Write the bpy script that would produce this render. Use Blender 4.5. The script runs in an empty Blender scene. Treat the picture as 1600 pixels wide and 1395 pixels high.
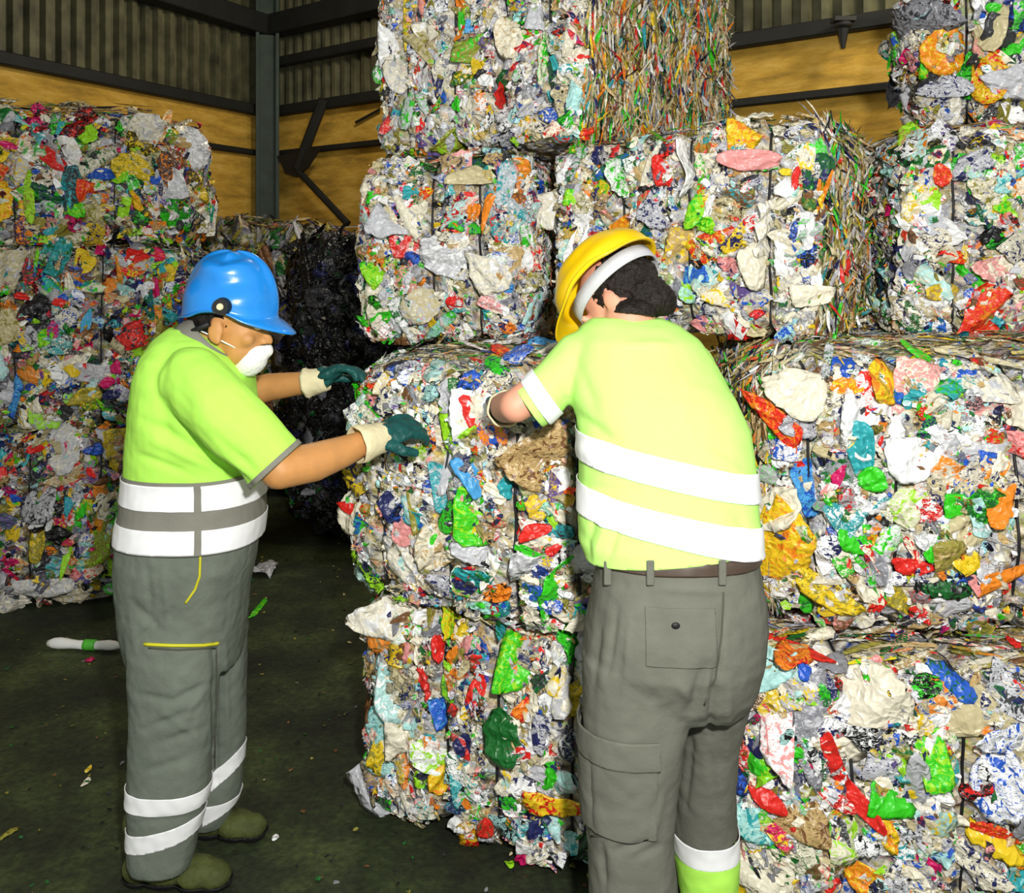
import bpy, bmesh, math, random
import numpy as np
from mathutils import Vector, Matrix, noise
from mathutils.bvhtree import BVHTree

F = 1400.0; CAM_H = 1.68; HOR = 410.0          # focal length in pixels, eye height, horizon row
C = bpy.context.scene.collection
PI = math.pi
V = Vector

def P(x, y, Y):
    return V(((x-800)*Y/F, Y, CAM_H-(y-HOR)*Y/F))
def zpx(y, Y): return CAM_H-(y-HOR)*Y/F
def xpx(x, Y): return (x-800)*Y/F

def lin(c):
    out = []
    for v in c:
        v = v/255.0
        out.append(v/12.92 if v <= .04045 else ((v+.055)/1.055)**2.4)
    return tuple(out)

# ------------------------------------------------------------------ materials
def base_mat(name):
    m = bpy.data.materials.new(name); m.use_nodes = True
    nt = m.node_tree
    return m, nt, nt.nodes['Principled BSDF']
def N(nt, kind, **kw):
    n = nt.nodes.new(kind)
    for k, v in kw.items(): setattr(n, k, v)
    return n
def cloth_mat(name, col, rough=.8, var=.12, wave=260, bump=.25, big=9, bigbump=.35):
    m, nt, b = base_mat(name); c = lin(col)
    tc = N(nt, 'ShaderNodeTexCoord')
    n1 = N(nt, 'ShaderNodeTexNoise'); n1.inputs['Scale'].default_value = big; n1.inputs['Detail'].default_value = 4
    n2 = N(nt, 'ShaderNodeTexNoise'); n2.inputs['Scale'].default_value = wave; n2.inputs['Detail'].default_value = 2
    nt.links.new(tc.outputs['Object'], n1.inputs['Vector']); nt.links.new(tc.outputs['Object'], n2.inputs['Vector'])
    r = N(nt, 'ShaderNodeValToRGB')
    r.color_ramp.elements[0].position = .3; r.color_ramp.elements[1].position = .7
    r.color_ramp.elements[0].color = tuple(max(0, v*(1-var)) for v in c)+(1,)
    r.color_ramp.elements[1].color = tuple(min(1, v*(1+var)) for v in c)+(1,)
    nt.links.new(n1.outputs['Fac'], r.inputs['Fac']); nt.links.new(r.outputs['Color'], b.inputs['Base Color'])
    b1 = N(nt, 'ShaderNodeBump'); b1.inputs['Strength'].default_value = bigbump; b1.inputs['Distance'].default_value = .02
    b2 = N(nt, 'ShaderNodeBump'); b2.inputs['Strength'].default_value = bump; b2.inputs['Distance'].default_value = .001
    nt.links.new(n1.outputs['Fac'], b1.inputs['Height']); nt.links.new(n2.outputs['Fac'], b2.inputs['Height'])
    nt.links.new(b1.outputs['Normal'], b2.inputs['Normal']); nt.links.new(b2.outputs['Normal'], b.inputs['Normal'])
    b.inputs['Roughness'].default_value = rough
    b.inputs['Specular IOR Level'].default_value = .25
    return m
def plain_mat(name, col, rough=.4, metal=0, coat=0, nscale=30, var=.06):
    m, nt, b = base_mat(name); c = lin(col)
    tc = N(nt, 'ShaderNodeTexCoord')
    n1 = N(nt, 'ShaderNodeTexNoise'); n1.inputs['Scale'].default_value = nscale; n1.inputs['Detail'].default_value = 3
    nt.links.new(tc.outputs['Object'], n1.inputs['Vector'])
    r = N(nt, 'ShaderNodeValToRGB')
    r.color_ramp.elements[0].position = .3; r.color_ramp.elements[1].position = .7
    r.color_ramp.elements[0].color = tuple(max(0, v*(1-var)) for v in c)+(1,)
    r.color_ramp.elements[1].color = tuple(min(1, v*(1+var)) for v in c)+(1,)
    nt.links.new(n1.outputs['Fac'], r.inputs['Fac']); nt.links.new(r.outputs['Color'], b.inputs['Base Color'])
    b.inputs['Roughness'].default_value = rough; b.inputs['Metallic'].default_value = metal
    if coat: b.inputs['Coat Weight'].default_value = coat; b.inputs['Coat Roughness'].default_value = .15
    return m
def plastic_mat(name, rough=.38, pscale=38):
    """thin packaging film: per-scrap tint with printed patches in a second ink"""
    m, nt, b = base_mat(name)
    at = N(nt, 'ShaderNodeAttribute', attribute_name='tint'); ai = N(nt, 'ShaderNodeAttribute', attribute_name='ink')
    tc = N(nt, 'ShaderNodeTexCoord')
    n1 = N(nt, 'ShaderNodeTexNoise'); n1.inputs['Scale'].default_value = pscale; n1.inputs['Detail'].default_value = 3; n1.inputs['Distortion'].default_value = 1.2
    st = N(nt, 'ShaderNodeValToRGB'); st.color_ramp.elements[0].position = .56; st.color_ramp.elements[1].position = .585
    mx = N(nt, 'ShaderNodeMix', data_type='RGBA')
    nt.links.new(tc.outputs['Object'], n1.inputs['Vector']); nt.links.new(n1.outputs['Fac'], st.inputs['Fac'])
    nt.links.new(at.outputs['Color'], mx.inputs['A']); nt.links.new(ai.outputs['Color'], mx.inputs['B'])
    mp = N(nt, 'ShaderNodeMapping'); mp.inputs['Scale'].default_value = (.45, .45, 1.5); mp.inputs['Rotation'].default_value = (.3, .5, .2)
    n3 = N(nt, 'ShaderNodeTexNoise'); n3.inputs['Scale'].default_value = 120; n3.inputs['Detail'].default_value = 2; n3.inputs['Distortion'].default_value = 2.5
    s3 = N(nt, 'ShaderNodeValToRGB'); s3.color_ramp.elements[0].position = .575; s3.color_ramp.elements[1].position = .61
    nt.links.new(tc.outputs['Object'], mp.inputs['Vector']); nt.links.new(mp.outputs['Vector'], n3.inputs['Vector']); nt.links.new(n3.outputs['Fac'], s3.inputs['Fac'])
    ad = N(nt, 'ShaderNodeMath', operation='MAXIMUM'); nt.links.new(st.outputs['Color'], ad.inputs[0]); nt.links.new(s3.outputs['Color'], ad.inputs[1])
    nt.links.new(ad.outputs[0], mx.inputs['Factor'])
    nt.links.new(mx.outputs['Result'], b.inputs['Base Color'])
    n4 = N(nt, 'ShaderNodeTexNoise'); n4.inputs['Scale'].default_value = 18; n4.inputs['Detail'].default_value = 2
    nt.links.new(tc.outputs['Object'], n4.inputs['Vector'])
    va = N(nt, 'ShaderNodeVectorMath', operation='MULTIPLY_ADD'); va.inputs[1].default_value = (.06, .06, .06)
    nt.links.new(n4.outputs['Color'], va.inputs[0]); nt.links.new(tc.outputs['Object'], va.inputs[2])
    n2 = N(nt, 'ShaderNodeTexVoronoi'); n2.inputs['Scale'].default_value = 42
    nt.links.new(va.outputs[0], n2.inputs['Vector'])
    bp = N(nt, 'ShaderNodeBump'); bp.inputs['Strength'].default_value = .8; bp.inputs['Distance'].default_value = .011
    nt.links.new(n2.outputs['Distance'], bp.inputs['Height']); nt.links.new(bp.outputs['Normal'], b.inputs['Normal'])
    b.inputs['Roughness'].default_value = rough
    return m

M = {}
M['film'] = plastic_mat('packaging_film')
M['core'] = plastic_mat('packed_waste', .55, 60)
M['strap'] = plain_mat('baling_wire', (38, 38, 40), .5, .3)
M['hivis'] = cloth_mat('fluorescent_polo_fabric', (188, 251, 98), .75, .05, 500, .15, 7, .3)
M['hivis2'] = cloth_mat('fluorescent_shirt_fabric', (196, 250, 128), .75, .05, 500, .15, 7, .25)
M['hem'] = cloth_mat('grey_polo_hem', (132, 130, 120), .85, .06)
M['reflect'] = plain_mat('reflective_tape', (250, 250, 252), .5, 0, 0, 40, .02)
M['trou_a'] = cloth_mat('grey_green_work_trousers', (110, 117, 106), .85, .10, 400, .2, 12, .5)
M['trou_b'] = cloth_mat('grey_cargo_trousers', (106, 106, 96), .85, .09, 400, .2, 12, .4)
M['seam'] = cloth_mat('trouser_stitching', (84, 84, 74), .9)
M['piping'] = plain_mat('yellow_piping', (210, 205, 40), .6)
M['skin_a'] = plain_mat('tanned_skin', (205, 145, 85), .55, 0, 0, 25, .08)
M['skin_b'] = plain_mat('fair_skin', (226, 160, 132), .55, 0, 0, 25, .08)
M['blue'] = plain_mat('blue_helmet_plastic', (28, 140, 232), .28, 0, .5, 20, .04)
M['yellow'] = plain_mat('yellow_helmet_plastic', (250, 205, 10), .35, 0, .3, 20, .05)
M['black'] = plain_mat('black_rubber', (18, 18, 20), .6)
M['dark'] = cloth_mat('dark_hair', (32, 26, 22), .65, .35, 160, .9, 40, .8)
M['harness'] = cloth_mat('pale_grey_harness', (196, 196, 200), .7, .06)
M['mask'] = cloth_mat('white_mask_fibre', (244, 244, 242), .8, .03, 300, .2, 20, .1)
M['gl_green'] = cloth_mat('dark_green_rubber_glove', (30, 84, 82), .4, .25, 200, .4, 30, .6)
M['gl_cream'] = cloth_mat('cream_knit_cuff', (232, 220, 180), .9, .06, 220, .8, 30, .3)
M['boot'] = cloth_mat('muddy_boot_leather', (78, 84, 44), .7, .4, 200, .5, 14, .6)
M['belt'] = plain_mat('brown_leather_belt', (74, 60, 50), .45, 0, .2)
M['eye'] = plain_mat('eye_white', (225, 220, 212), .3); M['iris'] = plain_mat('iris', (60, 40, 25), .3)
M['steel'] = plain_mat('dark_green_steel', (44, 58, 48), .6, .2, 0, 8, .3)
M['rail'] = plain_mat('blackened_steel', (24, 25, 22), .7, .1, 0, 8, .3)

def ochre_mat():
    m, nt, b = base_mat('ochre_concrete')
    tc = N(nt, 'ShaderNodeTexCoord'); mp = N(nt, 'ShaderNodeMapping'); mp.inputs['Scale'].default_value = (1.2, 1.2, 5)
    n1 = N(nt, 'ShaderNodeTexNoise'); n1.inputs['Scale'].default_value = 2.2; n1.inputs['Detail'].default_value = 8; n1.inputs['Roughness'].default_value = .7
    nt.links.new(tc.outputs['Object'], mp.inputs['Vector']); nt.links.new(mp.outputs['Vector'], n1.inputs['Vector'])
    r = N(nt, 'ShaderNodeValToRGB'); e = r.color_ramp.elements
    e[0].position = .32; e[0].color = lin((150, 118, 44))+(1,); e[1].position = .7; e[1].color = lin((226, 186, 92))+(1,)
    x = e.new(.5); x.color = lin((198, 156, 56))+(1,)
    nt.links.new(n1.outputs['Fac'], r.inputs['Fac']); nt.links.new(r.outputs['Color'], b.inputs['Base Color'])
    bp = N(nt, 'ShaderNodeBump'); bp.inputs['Strength'].default_value = .4; bp.inputs['Distance'].default_value = .02
    nt.links.new(n1.outputs['Fac'], bp.inputs['Height']); nt.links.new(bp.outputs['Normal'], b.inputs['Normal'])
    b.inputs['Roughness'].default_value = .85
    return m
def sheet_mat():
    m, nt, b = base_mat('grimy_corrugated_steel')
    tc = N(nt, 'ShaderNodeTexCoord')
    n1 = N(nt, 'ShaderNodeTexNoise'); n1.inputs['Scale'].default_value = 6; n1.inputs['Detail'].default_value = 6
    nt.links.new(tc.outputs['Object'], n1.inputs['Vector'])
    r = N(nt, 'ShaderNodeValToRGB'); e = r.color_ramp.elements
    e[0].position = .3; e[0].color = lin((58, 58, 42))+(1,); e[1].position = .75; e[1].color = lin((112, 110, 80))+(1,)
    nt.links.new(n1.outputs['Fac'], r.inputs['Fac']); nt.links.new(r.outputs['Color'], b.inputs['Base Color'])
    b.inputs['Roughness'].default_value = .6; b.inputs['Metallic'].default_value = .2
    return m
def floor_mat():
    m, nt, b = base_mat('grimy_wet_concrete')
    tc = N(nt, 'ShaderNodeTexCoord')
    n1 = N(nt, 'ShaderNodeTexNoise'); n1.inputs['Scale'].default_value = 2.2; n1.inputs['Detail'].default_value = 10; n1.inputs['Roughness'].default_value = .72
    n2 = N(nt, 'ShaderNodeTexNoise'); n2.inputs['Scale'].default_value = 45; n2.inputs['Detail'].default_value = 5
    nt.links.new(tc.outputs['Object'], n1.inputs['Vector']); nt.links.new(tc.outputs['Object'], n2.inputs['Vector'])
    r = N(nt, 'ShaderNodeValToRGB'); e = r.color_ramp.elements
    e[0].position = .36; e[0].color = lin((24, 28, 14))+(1,); e[1].position = .72; e[1].color = lin((88, 102, 52))+(1,)
    x = e.new(.5); x.color = lin((46, 56, 28))+(1,)
    nt.links.new(n1.outputs['Fac'], r.inputs['Fac'])
    mx = N(nt, 'ShaderNodeMix', data_type='RGBA', blend_type='MULTIPLY'); mx.inputs['Factor'].default_value = .7
    r2 = N(nt, 'ShaderNodeValToRGB'); r2.color_ramp.elements[0].position = .35; r2.color_ramp.elements[0].color = (.35, .35, .35, 1); r2.color_ramp.elements[1].position = .62
    nt.links.new(n2.outputs['Fac'], r2.inputs['Fac'])
    nt.links.new(r.outputs['Color'], mx.inputs['A']); nt.links.new(r2.outputs['Color'], mx.inputs['B'])
    nt.links.new(mx.outputs['Result'], b.inputs['Base Color'])
    bp = N(nt, 'ShaderNodeBump'); bp.inputs['Strength'].default_value = .5; bp.inputs['Distance'].default_value = .01
    nt.links.new(n2.outputs['Fac'], bp.inputs['Height']); nt.links.new(bp.outputs['Normal'], b.inputs['Normal'])
    b.inputs['Roughness'].default_value = .75
    return m
M['ochre'] = ochre_mat(); M['sheet'] = sheet_mat(); M['floor'] = floor_mat()

# ------------------------------------------------------------------ object helpers
def link_mesh(name, me, mats, parent=None, smooth=False):
    o = bpy.data.objects.new(name, me); C.objects.link(o)
    if not isinstance(mats, (list, tuple)): mats = [mats]
    if len(me.materials) == 0:
        for m in mats: me.materials.append(m)
    if parent is not None: o.parent = parent
    if smooth:
        me.polygons.foreach_set('use_smooth', [True]*len(me.polygons))
    return o
def obj(name, bm, mat, parent=None, smooth=False):
    me = bpy.data.meshes.new(name); bm.normal_update(); bm.to_mesh(me); bm.free()
    return link_mesh(name, me, mat, parent, smooth)
def tag(o, label, cat, group=None, kind=None):
    o['label'] = label; o['category'] = cat
    if group: o['group'] = group
    if kind: o['kind'] = kind
    return o
def empty(name, loc, rz=0):
    o = bpy.data.objects.new(name, None); C.objects.link(o)
    o.location = loc; o.rotation_euler = (0, 0, rz); o.empty_display_size = .1
    return o
def struct(o): o['kind'] = 'structure'; return o

def add_box(bm, c, h, R=None):
    vs = []
    for i in (-1, 1):
        for j in (-1, 1):
            for k in (-1, 1):
                p = V((i*h[0], j*h[1], k*h[2]))
                if R is not None: p = R @ p
                vs.append(bm.verts.new(p+V(c)))
    for f in ((0,1,3,2),(4,6,7,5),(0,4,5,1),(2,3,7,6),(0,2,6,4),(1,5,7,3)):
        bm.faces.new([vs[i] for i in f])
def add_ell(bm, c, r, R=None, seg=20, rings=14):
    c = V(c); rows = []
    for i in range(rings+1):
        ph = PI*i/rings; row = []
        n = 1 if i in (0, rings) else seg
        for j in range(n):
            th = 2*PI*j/seg
            p = V((r[0]*math.sin(ph)*math.cos(th), r[1]*math.sin(ph)*math.sin(th), r[2]*math.cos(ph)))
            if R is not None: p = R @ p
            row.append(bm.verts.new(c+p))
        rows.append(row)
    for i in range(rings):
        a, b = rows[i], rows[i+1]
        for j in range(seg):
            k = (j+1) % seg
            if len(a) == 1: bm.faces.new((a[0], b[j], b[k]))
            elif len(b) == 1: bm.faces.new((a[j], b[0], a[k]))
            else: bm.faces.new((a[j], b[j], b[k], a[k]))
def frame_of(d, hint=None):
    d = d.normalized(); hint = hint or (V((0,0,1)) if abs(d.z) < .9 else V((1,0,0)))
    a = d.cross(hint).normalized(); b = a.cross(d).normalized()
    return a, b
def add_cone(bm, p, q, r0, r1, seg=16, caps=True):
    a, b = frame_of(q-p)
    A = [bm.verts.new(p+(a*math.cos(t)+b*math.sin(t))*r0) for t in [2*PI*i/seg for i in range(seg)]]
    B = [bm.verts.new(q+(a*math.cos(t)+b*math.sin(t))*r1) for t in [2*PI*i/seg for i in range(seg)]]
    for i in range(seg):
        k = (i+1) % seg; bm.faces.new((A[k], A[i], B[i], B[k]))
    if caps: bm.faces.new(A); bm.faces.new(B[::-1])
def chain(bm, pts, rs, seg=18):
    pts = [V(p) for p in pts]
    for p, r in zip(pts, rs): add_ell(bm, p, (r, r, r), None, seg, 12)
    for i in range(len(pts)-1):
        if (pts[i+1]-pts[i]).length > 1e-4: add_cone(bm, pts[i], pts[i+1], rs[i], rs[i+1], seg)
def tube(bm, pts, r, seg=8, closed=False):
    pts = [V(p) for p in pts]; n = len(pts); rings = []
    up = None
    for i, p in enumerate(pts):
        if closed: d = pts[(i+1) % n]-pts[i-1]
        else: d = pts[min(i+1, n-1)]-pts[max(i-1, 0)]
        d.normalize()
        if up is None: up = frame_of(d)[1]
        a = d.cross(up).normalized(); up = a.cross(d).normalized()
        rr = r[i] if isinstance(r, (list, tuple)) else r
        rings.append([bm.verts.new(p+(a*math.cos(t)+up*math.sin(t))*rr) for t in [2*PI*k/seg for k in range(seg)]])
    for i in range(n if closed else n-1):
        A, B = rings[i], rings[(i+1) % n]
        for k in range(seg):
            bm.faces.new((A[k], A[(k+1) % seg], B[(k+1) % seg], B[k]))
    if not closed: bm.faces.new(rings[0][::-1]); bm.faces.new(rings[-1])
def loft(bm, secs, seg=40, ex=2.4, shrink=0.0):
    """secs: (ypx, xleft, xright, Y, half_depth) horizontal slices; closed"""
    rings = []
    for (y, xl, xr, Y, ry) in secs:
        z = zpx(y, Y); cx = (xpx(xl, Y)+xpx(xr, Y))/2; rx = (xpx(xr, Y)-xpx(xl, Y))/2-shrink; d = max(.02, ry-shrink)
        ring = []
        for k in range(seg):
            t = 2*PI*k/seg; c, s = math.cos(t), math.sin(t)
            ring.append(bm.verts.new((cx+rx*math.copysign(abs(c)**(2/ex), c), Y+d*math.copysign(abs(s)**(2/ex), s), z)))
        rings.append(ring)
    for i in range(len(rings)-1):
        A, B = rings[i], rings[i+1]
        for k in range(seg):
            j = (k+1) % seg; bm.faces.new((A[k], B[k], B[j], A[j]))
    for ring, flip in ((rings[0], False), (rings[-1], True)):
        bm.faces.new(ring if not flip else ring[::-1])
def remesh(bm, voxel, smooth=4):
    """union of the closed shapes in bm as one continuous skin"""
    bmesh.ops.recalc_face_normals(bm, faces=bm.faces)
    me = bpy.data.meshes.new('tmp'); bm.to_mesh(me); bm.free()
    o = bpy.data.objects.new('tmp', me); C.objects.link(o)
    m = o.modifiers.new('r', 'REMESH'); m.mode = 'VOXEL'; m.voxel_size = voxel
    if smooth:
        s = o.modifiers.new('s', 'SMOOTH'); s.iterations = smooth; s.factor = .5
    dg = bpy.context.evaluated_depsgraph_get(); dg.update()
    out = bpy.data.meshes.new_from_object(o.evaluated_get(dg))
    bpy.data.objects.remove(o); bpy.data.meshes.remove(me)
    return out
def proj(co): return (800+F*co.x/co.y, HOR+F*(CAM_H-co.z)/co.y)
def wrinkle(me, amp=.004, scale=9, folds=(), fine=.0015, ymax=99):
    """cloth relief: soft noise plus folds running along given lines on the camera side"""
    bm = bmesh.new(); bm.from_mesh(me); bm.normal_update()
    for v in bm.verts:
        p = v.co
        d = amp*noise.noise(p*scale)+fine*noise.noise(p*scale*4)
        if v.normal.y < .25 and folds:
            x, y = proj(p)
            for (x0, y0, x1, y1, w, a) in folds:
                dx, dy = x1-x0, y1-y0; L = dx*dx+dy*dy
                t = max(0, min(1, ((x-x0)*dx+(y-y0)*dy)/L))
                q = math.hypot(x-x0-t*dx, y-y0-t*dy)/w
                if q < 3: d += a*math.exp(-q*q)*(math.sin(PI*min(max(t, .05), .95))**.5)
        v.co = p+v.normal*d
    bm.to_mesh(me); bm.free()
def cut(bm, co, no, center=None, rad=1e9):
    """remove what lies beyond the plane (on the side no points to), only near center"""
    fs = [f for f in bm.faces if center is None or (f.calc_center_median()-center).length < rad]
    geom = set(fs)
    for f in fs: geom.update(f.verts); geom.update(f.edges)
    bmesh.ops.bisect_plane(bm, geom=list(geom), plane_co=co, plane_no=no, dist=1e-6)
    dele = [f for f in bm.faces if (center is None or (f.calc_center_median()-center).length < rad) and (f.calc_center_median()-co).dot(no) > 0]
    bmesh.ops.delete(bm, geom=dele, context='FACES')
def patch(name, me, planes, mat, parent, off=.003, thick=.002, center=None, rad=None, face=None):
    """a strip lifted off a garment between planes (each (co, outward normal))"""
    bm = bmesh.new(); bm.from_mesh(me); bm.normal_update()
    if center is not None:
        bmesh.ops.delete(bm, geom=[f for f in bm.faces if (f.calc_center_median()-center).length > rad], context='FACES')
    for co, no in planes: cut(bm, V(co), V(no).normalized())
    if face is not None:
        bmesh.ops.delete(bm, geom=[f for f in bm.faces if f.normal.dot(face) < .05], context='FACES')
    bm.normal_update()
    for v in bm.verts: v.co += v.normal*off
    o = obj(name, bm, mat, parent, True)
    s = o.modifiers.new('t', 'SOLIDIFY'); s.thickness = thick; s.offset = 1
    return o
def garment(name, me, mat, parent, cuts=(), thick=.003):
    bm = bmesh.new(); bm.from_mesh(me)
    for co, no, ce, r in cuts: cut(bm, V(co), V(no).normalized(), ce, r)
    o = obj(name, bm, mat, parent, True)
    s = o.modifiers.new('t', 'SOLIDIFY'); s.thickness = thick; s.offset = -1
    return o
def bvh_of(me):
    bm = bmesh.new(); bm.from_mesh(me); t = BVHTree.FromBMesh(bm); bm.free(); return t
CAM = V((0, 0, CAM_H))
def ray(bvh, x, y, off=0):
    d = (P(x, y, 1)-CAM).normalized()
    h = bvh.ray_cast(CAM, d)
    if h[0] is None: return None, None
    return h[0]+h[1]*off*(1 if h[1].dot(d) < 0 else -1), h[1]
def line_on(name, me, pix, r, mat, parent, off=.002):
    bvh = bvh_of(me); pts = []
    for i in range(len(pix)-1):
        for k in range(6):
            t = k/6; x = pix[i][0]*(1-t)+pix[i+1][0]*t; y = pix[i][1]*(1-t)+pix[i+1][1]*t
            h, n = ray(bvh, x, y, off)
            if h: pts.append(h)
    h, n = ray(bvh, *pix[-1], off)
    if h: pts.append(h)
    if len(pts) < 2: return None
    bm = bmesh.new(); tube(bm, pts, r, 6)
    return obj(name, bm, mat, parent, True)

# ------------------------------------------------------------------ camera, light
cam = bpy.data.cameras.new('camera'); co = bpy.data.objects.new('camera', cam); C.objects.link(co)
co.location = CAM; co.rotation_euler = (PI/2, 0, 0)
cam.sensor_width = 36; cam.lens = 36*F/1600; cam.shift_y = -(697.5-HOR)/1600; cam.clip_start = .05
bpy.context.scene.camera = co
def point(name, loc, watts, r, col=(1, 1, 1)):
    l = bpy.data.lights.new(name, 'POINT'); l.energy = watts; l.shadow_soft_size = r; l.color = col
    o = bpy.data.objects.new(name, l); C.objects.link(o); o.location = loc; return o
point('wall_fill', (-.75, 5.6, 3.75), 72, .15, (1, .9, .72))  # added fill light, out of view, brightens the corner walls
point('wall_fill', (2.3, 4.1, 3.75), 70, .15, (1, .9, .72))  # second added fill, unseen, lifts the right part of the back wall
point('camera_flash', (.20, -.10, 2.04), 275, .05, (1, .985, .95))
w = bpy.data.worlds.new('hall_daylight'); bpy.context.scene.world = w; w.use_nodes = True
w.node_tree.nodes['Background'].inputs['Color'].default_value = (.95, 1.0, .92, 1)
w.node_tree.nodes['Background'].inputs['Strength'].default_value = .38
sc = bpy.context.scene
sc.view_settings.view_transform = 'Standard'; sc.view_settings.look = 'None'
sc.view_settings.exposure = 0.25; sc.view_settings.gamma = 1.0

# ------------------------------------------------------------------ the hall
CORN = V((-2.226, 8.2, 0)); LEFT = V((-3.43, 6.0, 0)); BACK = V((1.39, 5.56, 0))
dl = (LEFT-CORN).normalized(); db = (BACK-CORN).normalized()
nl = V((-dl.y, dl.x, 0)); nl = nl if nl.dot(-CORN) > 0 else -nl     # into the room
nb = V((-db.y, db.x, 0)); nb = nb if nb.dot(-CORN) > 0 else -nb
SILL = 3.01; EAVE = 3.9
bm = bmesh.new()
bmesh.ops.create_grid(bm, x_segments=8, y_segments=8, size=7)
for v in bm.verts: v.co += V((-.5, 4.5, 0))
struct(obj('floor', bm, M['floor']))
def wall(name, d, n, L):
    root = empty(name, CORN); struct(root)
    bm = bmesh.new()
    a = V((0, 0, 0)); b = d*L
    for z0, z1, off in ((0, 1.98, .0), (1.99, SILL, .0)):
        c = (a+b)/2+V((0, 0, (z0+z1)/2))-n*.06
        add_box(bm, c, (L/2, .06, (z1-z0)/2), Matrix.Rotation(math.atan2(d.y, d.x), 3, 'Z'))
    p = obj('concrete_panel', bm, M['ochre'], root); p['label'] = 'ochre lower wall of concrete boards'
    bm = bmesh.new(); per = .12; nn = int(L/per)
    prof = []
    for i in range(nn+1):
        for f, dep in ((0, 0), (.45, 0), (.55, .055), (.9, .055)):
            prof.append((i*per+f*per, dep))
    lo = [bm.verts.new(d*s-n*(.10)+n*dp+V((0, 0, SILL-.02))) for s, dp in prof]
    hi = [bm.verts.new(d*s-n*(.10)+n*dp+V((0, 0, EAVE+.3))) for s, dp in prof]
    for i in range(len(prof)-1): bm.faces.new((lo[i], lo[i+1], hi[i+1], hi[i]))
    p = obj('corrugated_sheet', bm, M['sheet'], root); p['label'] = 'dark ribbed sheet above'
    return root
wall('wall_left', dl, nl, 6.5); wall('wall_back', db, nb, 7.6)
def beam(name, d, n, L, z, hz, hy, mat, s0=0, out=.05):
    bm = bmesh.new(); R = Matrix.Rotation(math.atan2(d.y, d.x), 3, 'Z')
    add_box(bm, CORN+d*(s0+L/2)+n*(out+hy)+V((0, 0, z)), (L/2, hy, hz), R)
    bmesh.ops.bevel(bm, geom=bm.edges[:], offset=.008, segments=1, affect='EDGES')
    return struct(obj(name, bm, mat))
beam('trim_1', dl, nl, 6.3, SILL+.03, .045, .04, M['rail'], .1, 0)
beam('trim_2', db, nb, 7.4, SILL+.03, .045, .04, M['rail'], .1, 0)
beam('trim_3', dl, nl, 6.3, 2.66, .025, .025, M['rail'], .1, 0.01)
beam('trim_4', db, nb, 7.4, 2.66, .025, .025, M['rail'], .1, 0.01)
beam('trim_5', dl, nl, 6.3, 3.80, .09, .08, M['rail'], .1, 0)
beam('trim_6', db, nb, 7.4, 3.80, .09, .08, M['rail'], .1, 0)
beam('trim_7', db, nb, 3.0, 3.48, .04, .04, M['rail'], .1, 0)
# corner column, an H-section of steel
bm = bmesh.new(); cc = CORN+(nl+nb).normalized()*.20
R = Matrix.Rotation(.25, 3, 'Z')
for dx in (-.085, .085): add_box(bm, cc+R@V((dx, 0, 0))+V((0, 0, 2.05)), (.014, .10, 2.05), R)
add_box(bm, cc+V((0, 0, 2.05)), (.075, .012, 2.05), R)
struct(obj('trim_8', bm, M['steel']))
def bar(name, p, q, r, mat=None):
    bm = bmesh.new(); a, b = frame_of(q-p)
    add_cone(bm, p, q, r, r, 8); return struct(obj(name, bm, mat or M['rail']))
def onback(x, z, out=.12):
    """point on the back wall seen in column x"""
    t = (x-800)/F
    s = (t*CORN.y-CORN.x)/(db.x-t*db.y)
    return CORN+db*s+nb*out+V((0, 0, z))
bar('trim_9', onback(522, 3.06), onback(482, 2.50), .045)
bar('trim_10', onback(482, 2.48), onback(560, 2.0), .03)
bar('trim_11', onback(560, 2.85, .03), onback(597, 2.93, .03), .012)
bm = bmesh.new()
g = [onback(452, 2.62, .14), onback(520, 2.66, .14), onback(500, 2.50, .14), onback(482, 2.42, .14), onback(466, 2.46, .14)]
f = bm.faces.new([bm.verts.new(p) for p in g])
r_ = bmesh.ops.extrude_face_region(bm, geom=[f]); bmesh.ops.translate(bm, vec=-nb*.02, verts=[e for e in r_['geom'] if isinstance(e, bmesh.types.BMVert)])
struct(obj('trim_12', bm, M['rail']))
# small black bracket lamp on the back rail
bm = bmesh.new(); q = onback(1327, 3.02, .12)
add_ell(bm, q, (.05, .05, .025)); add_cone(bm, q-V((0, 0, .13)), q, .012, .035, 12); add_box(bm, q+V((0, 0, .03)), (.06, .04, .012))
tag(obj('wall_bracket', bm, M['rail']), 'small black bracket on the rail above the ochre wall', 'bracket')
# roof
bm = bmesh.new(); add_box(bm, V((-.5, 5.9, 4.12)), (6.5, 3.6, .03)); struct(obj('ceiling', bm, M['rail']))

# ------------------------------------------------------------------ baled plastic
COL = {k: lin(v) for k, v in dict(cream=(238, 230, 208), white=(250, 250, 250), lgrey=(200, 200, 206), grey=(140, 140, 148), pcyan=(178, 226, 222),
    teal=(52, 168, 176), green=(58, 205, 34), lime=(160, 225, 40), dgreen=(28, 105, 44), red=(226, 42, 34), orange=(243, 138, 34), yellow=(240, 205, 36),
    olive=(150, 142, 58), tan=(196, 166, 112), brown=(120, 82, 50), blue=(40, 92, 200), navy=(38, 42, 92), pink=(240, 158, 156), magenta=(206, 24, 100),
    black=(16, 16, 18), sand=(205, 192, 150), sky=(80, 165, 225), dgrey=(58, 58, 62), violet=(110, 90, 150)).items()}
PAL_R = dict(cream=27, white=24, lgrey=14, grey=6, pcyan=4, teal=1.6, green=3.4, lime=1.8, dgreen=2, red=3, orange=2.6, yellow=3, olive=3, tan=5, brown=2, blue=1.5, navy=4, pink=2.2, magenta=.4, black=4, sand=12, dgrey=3, violet=1)
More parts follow.
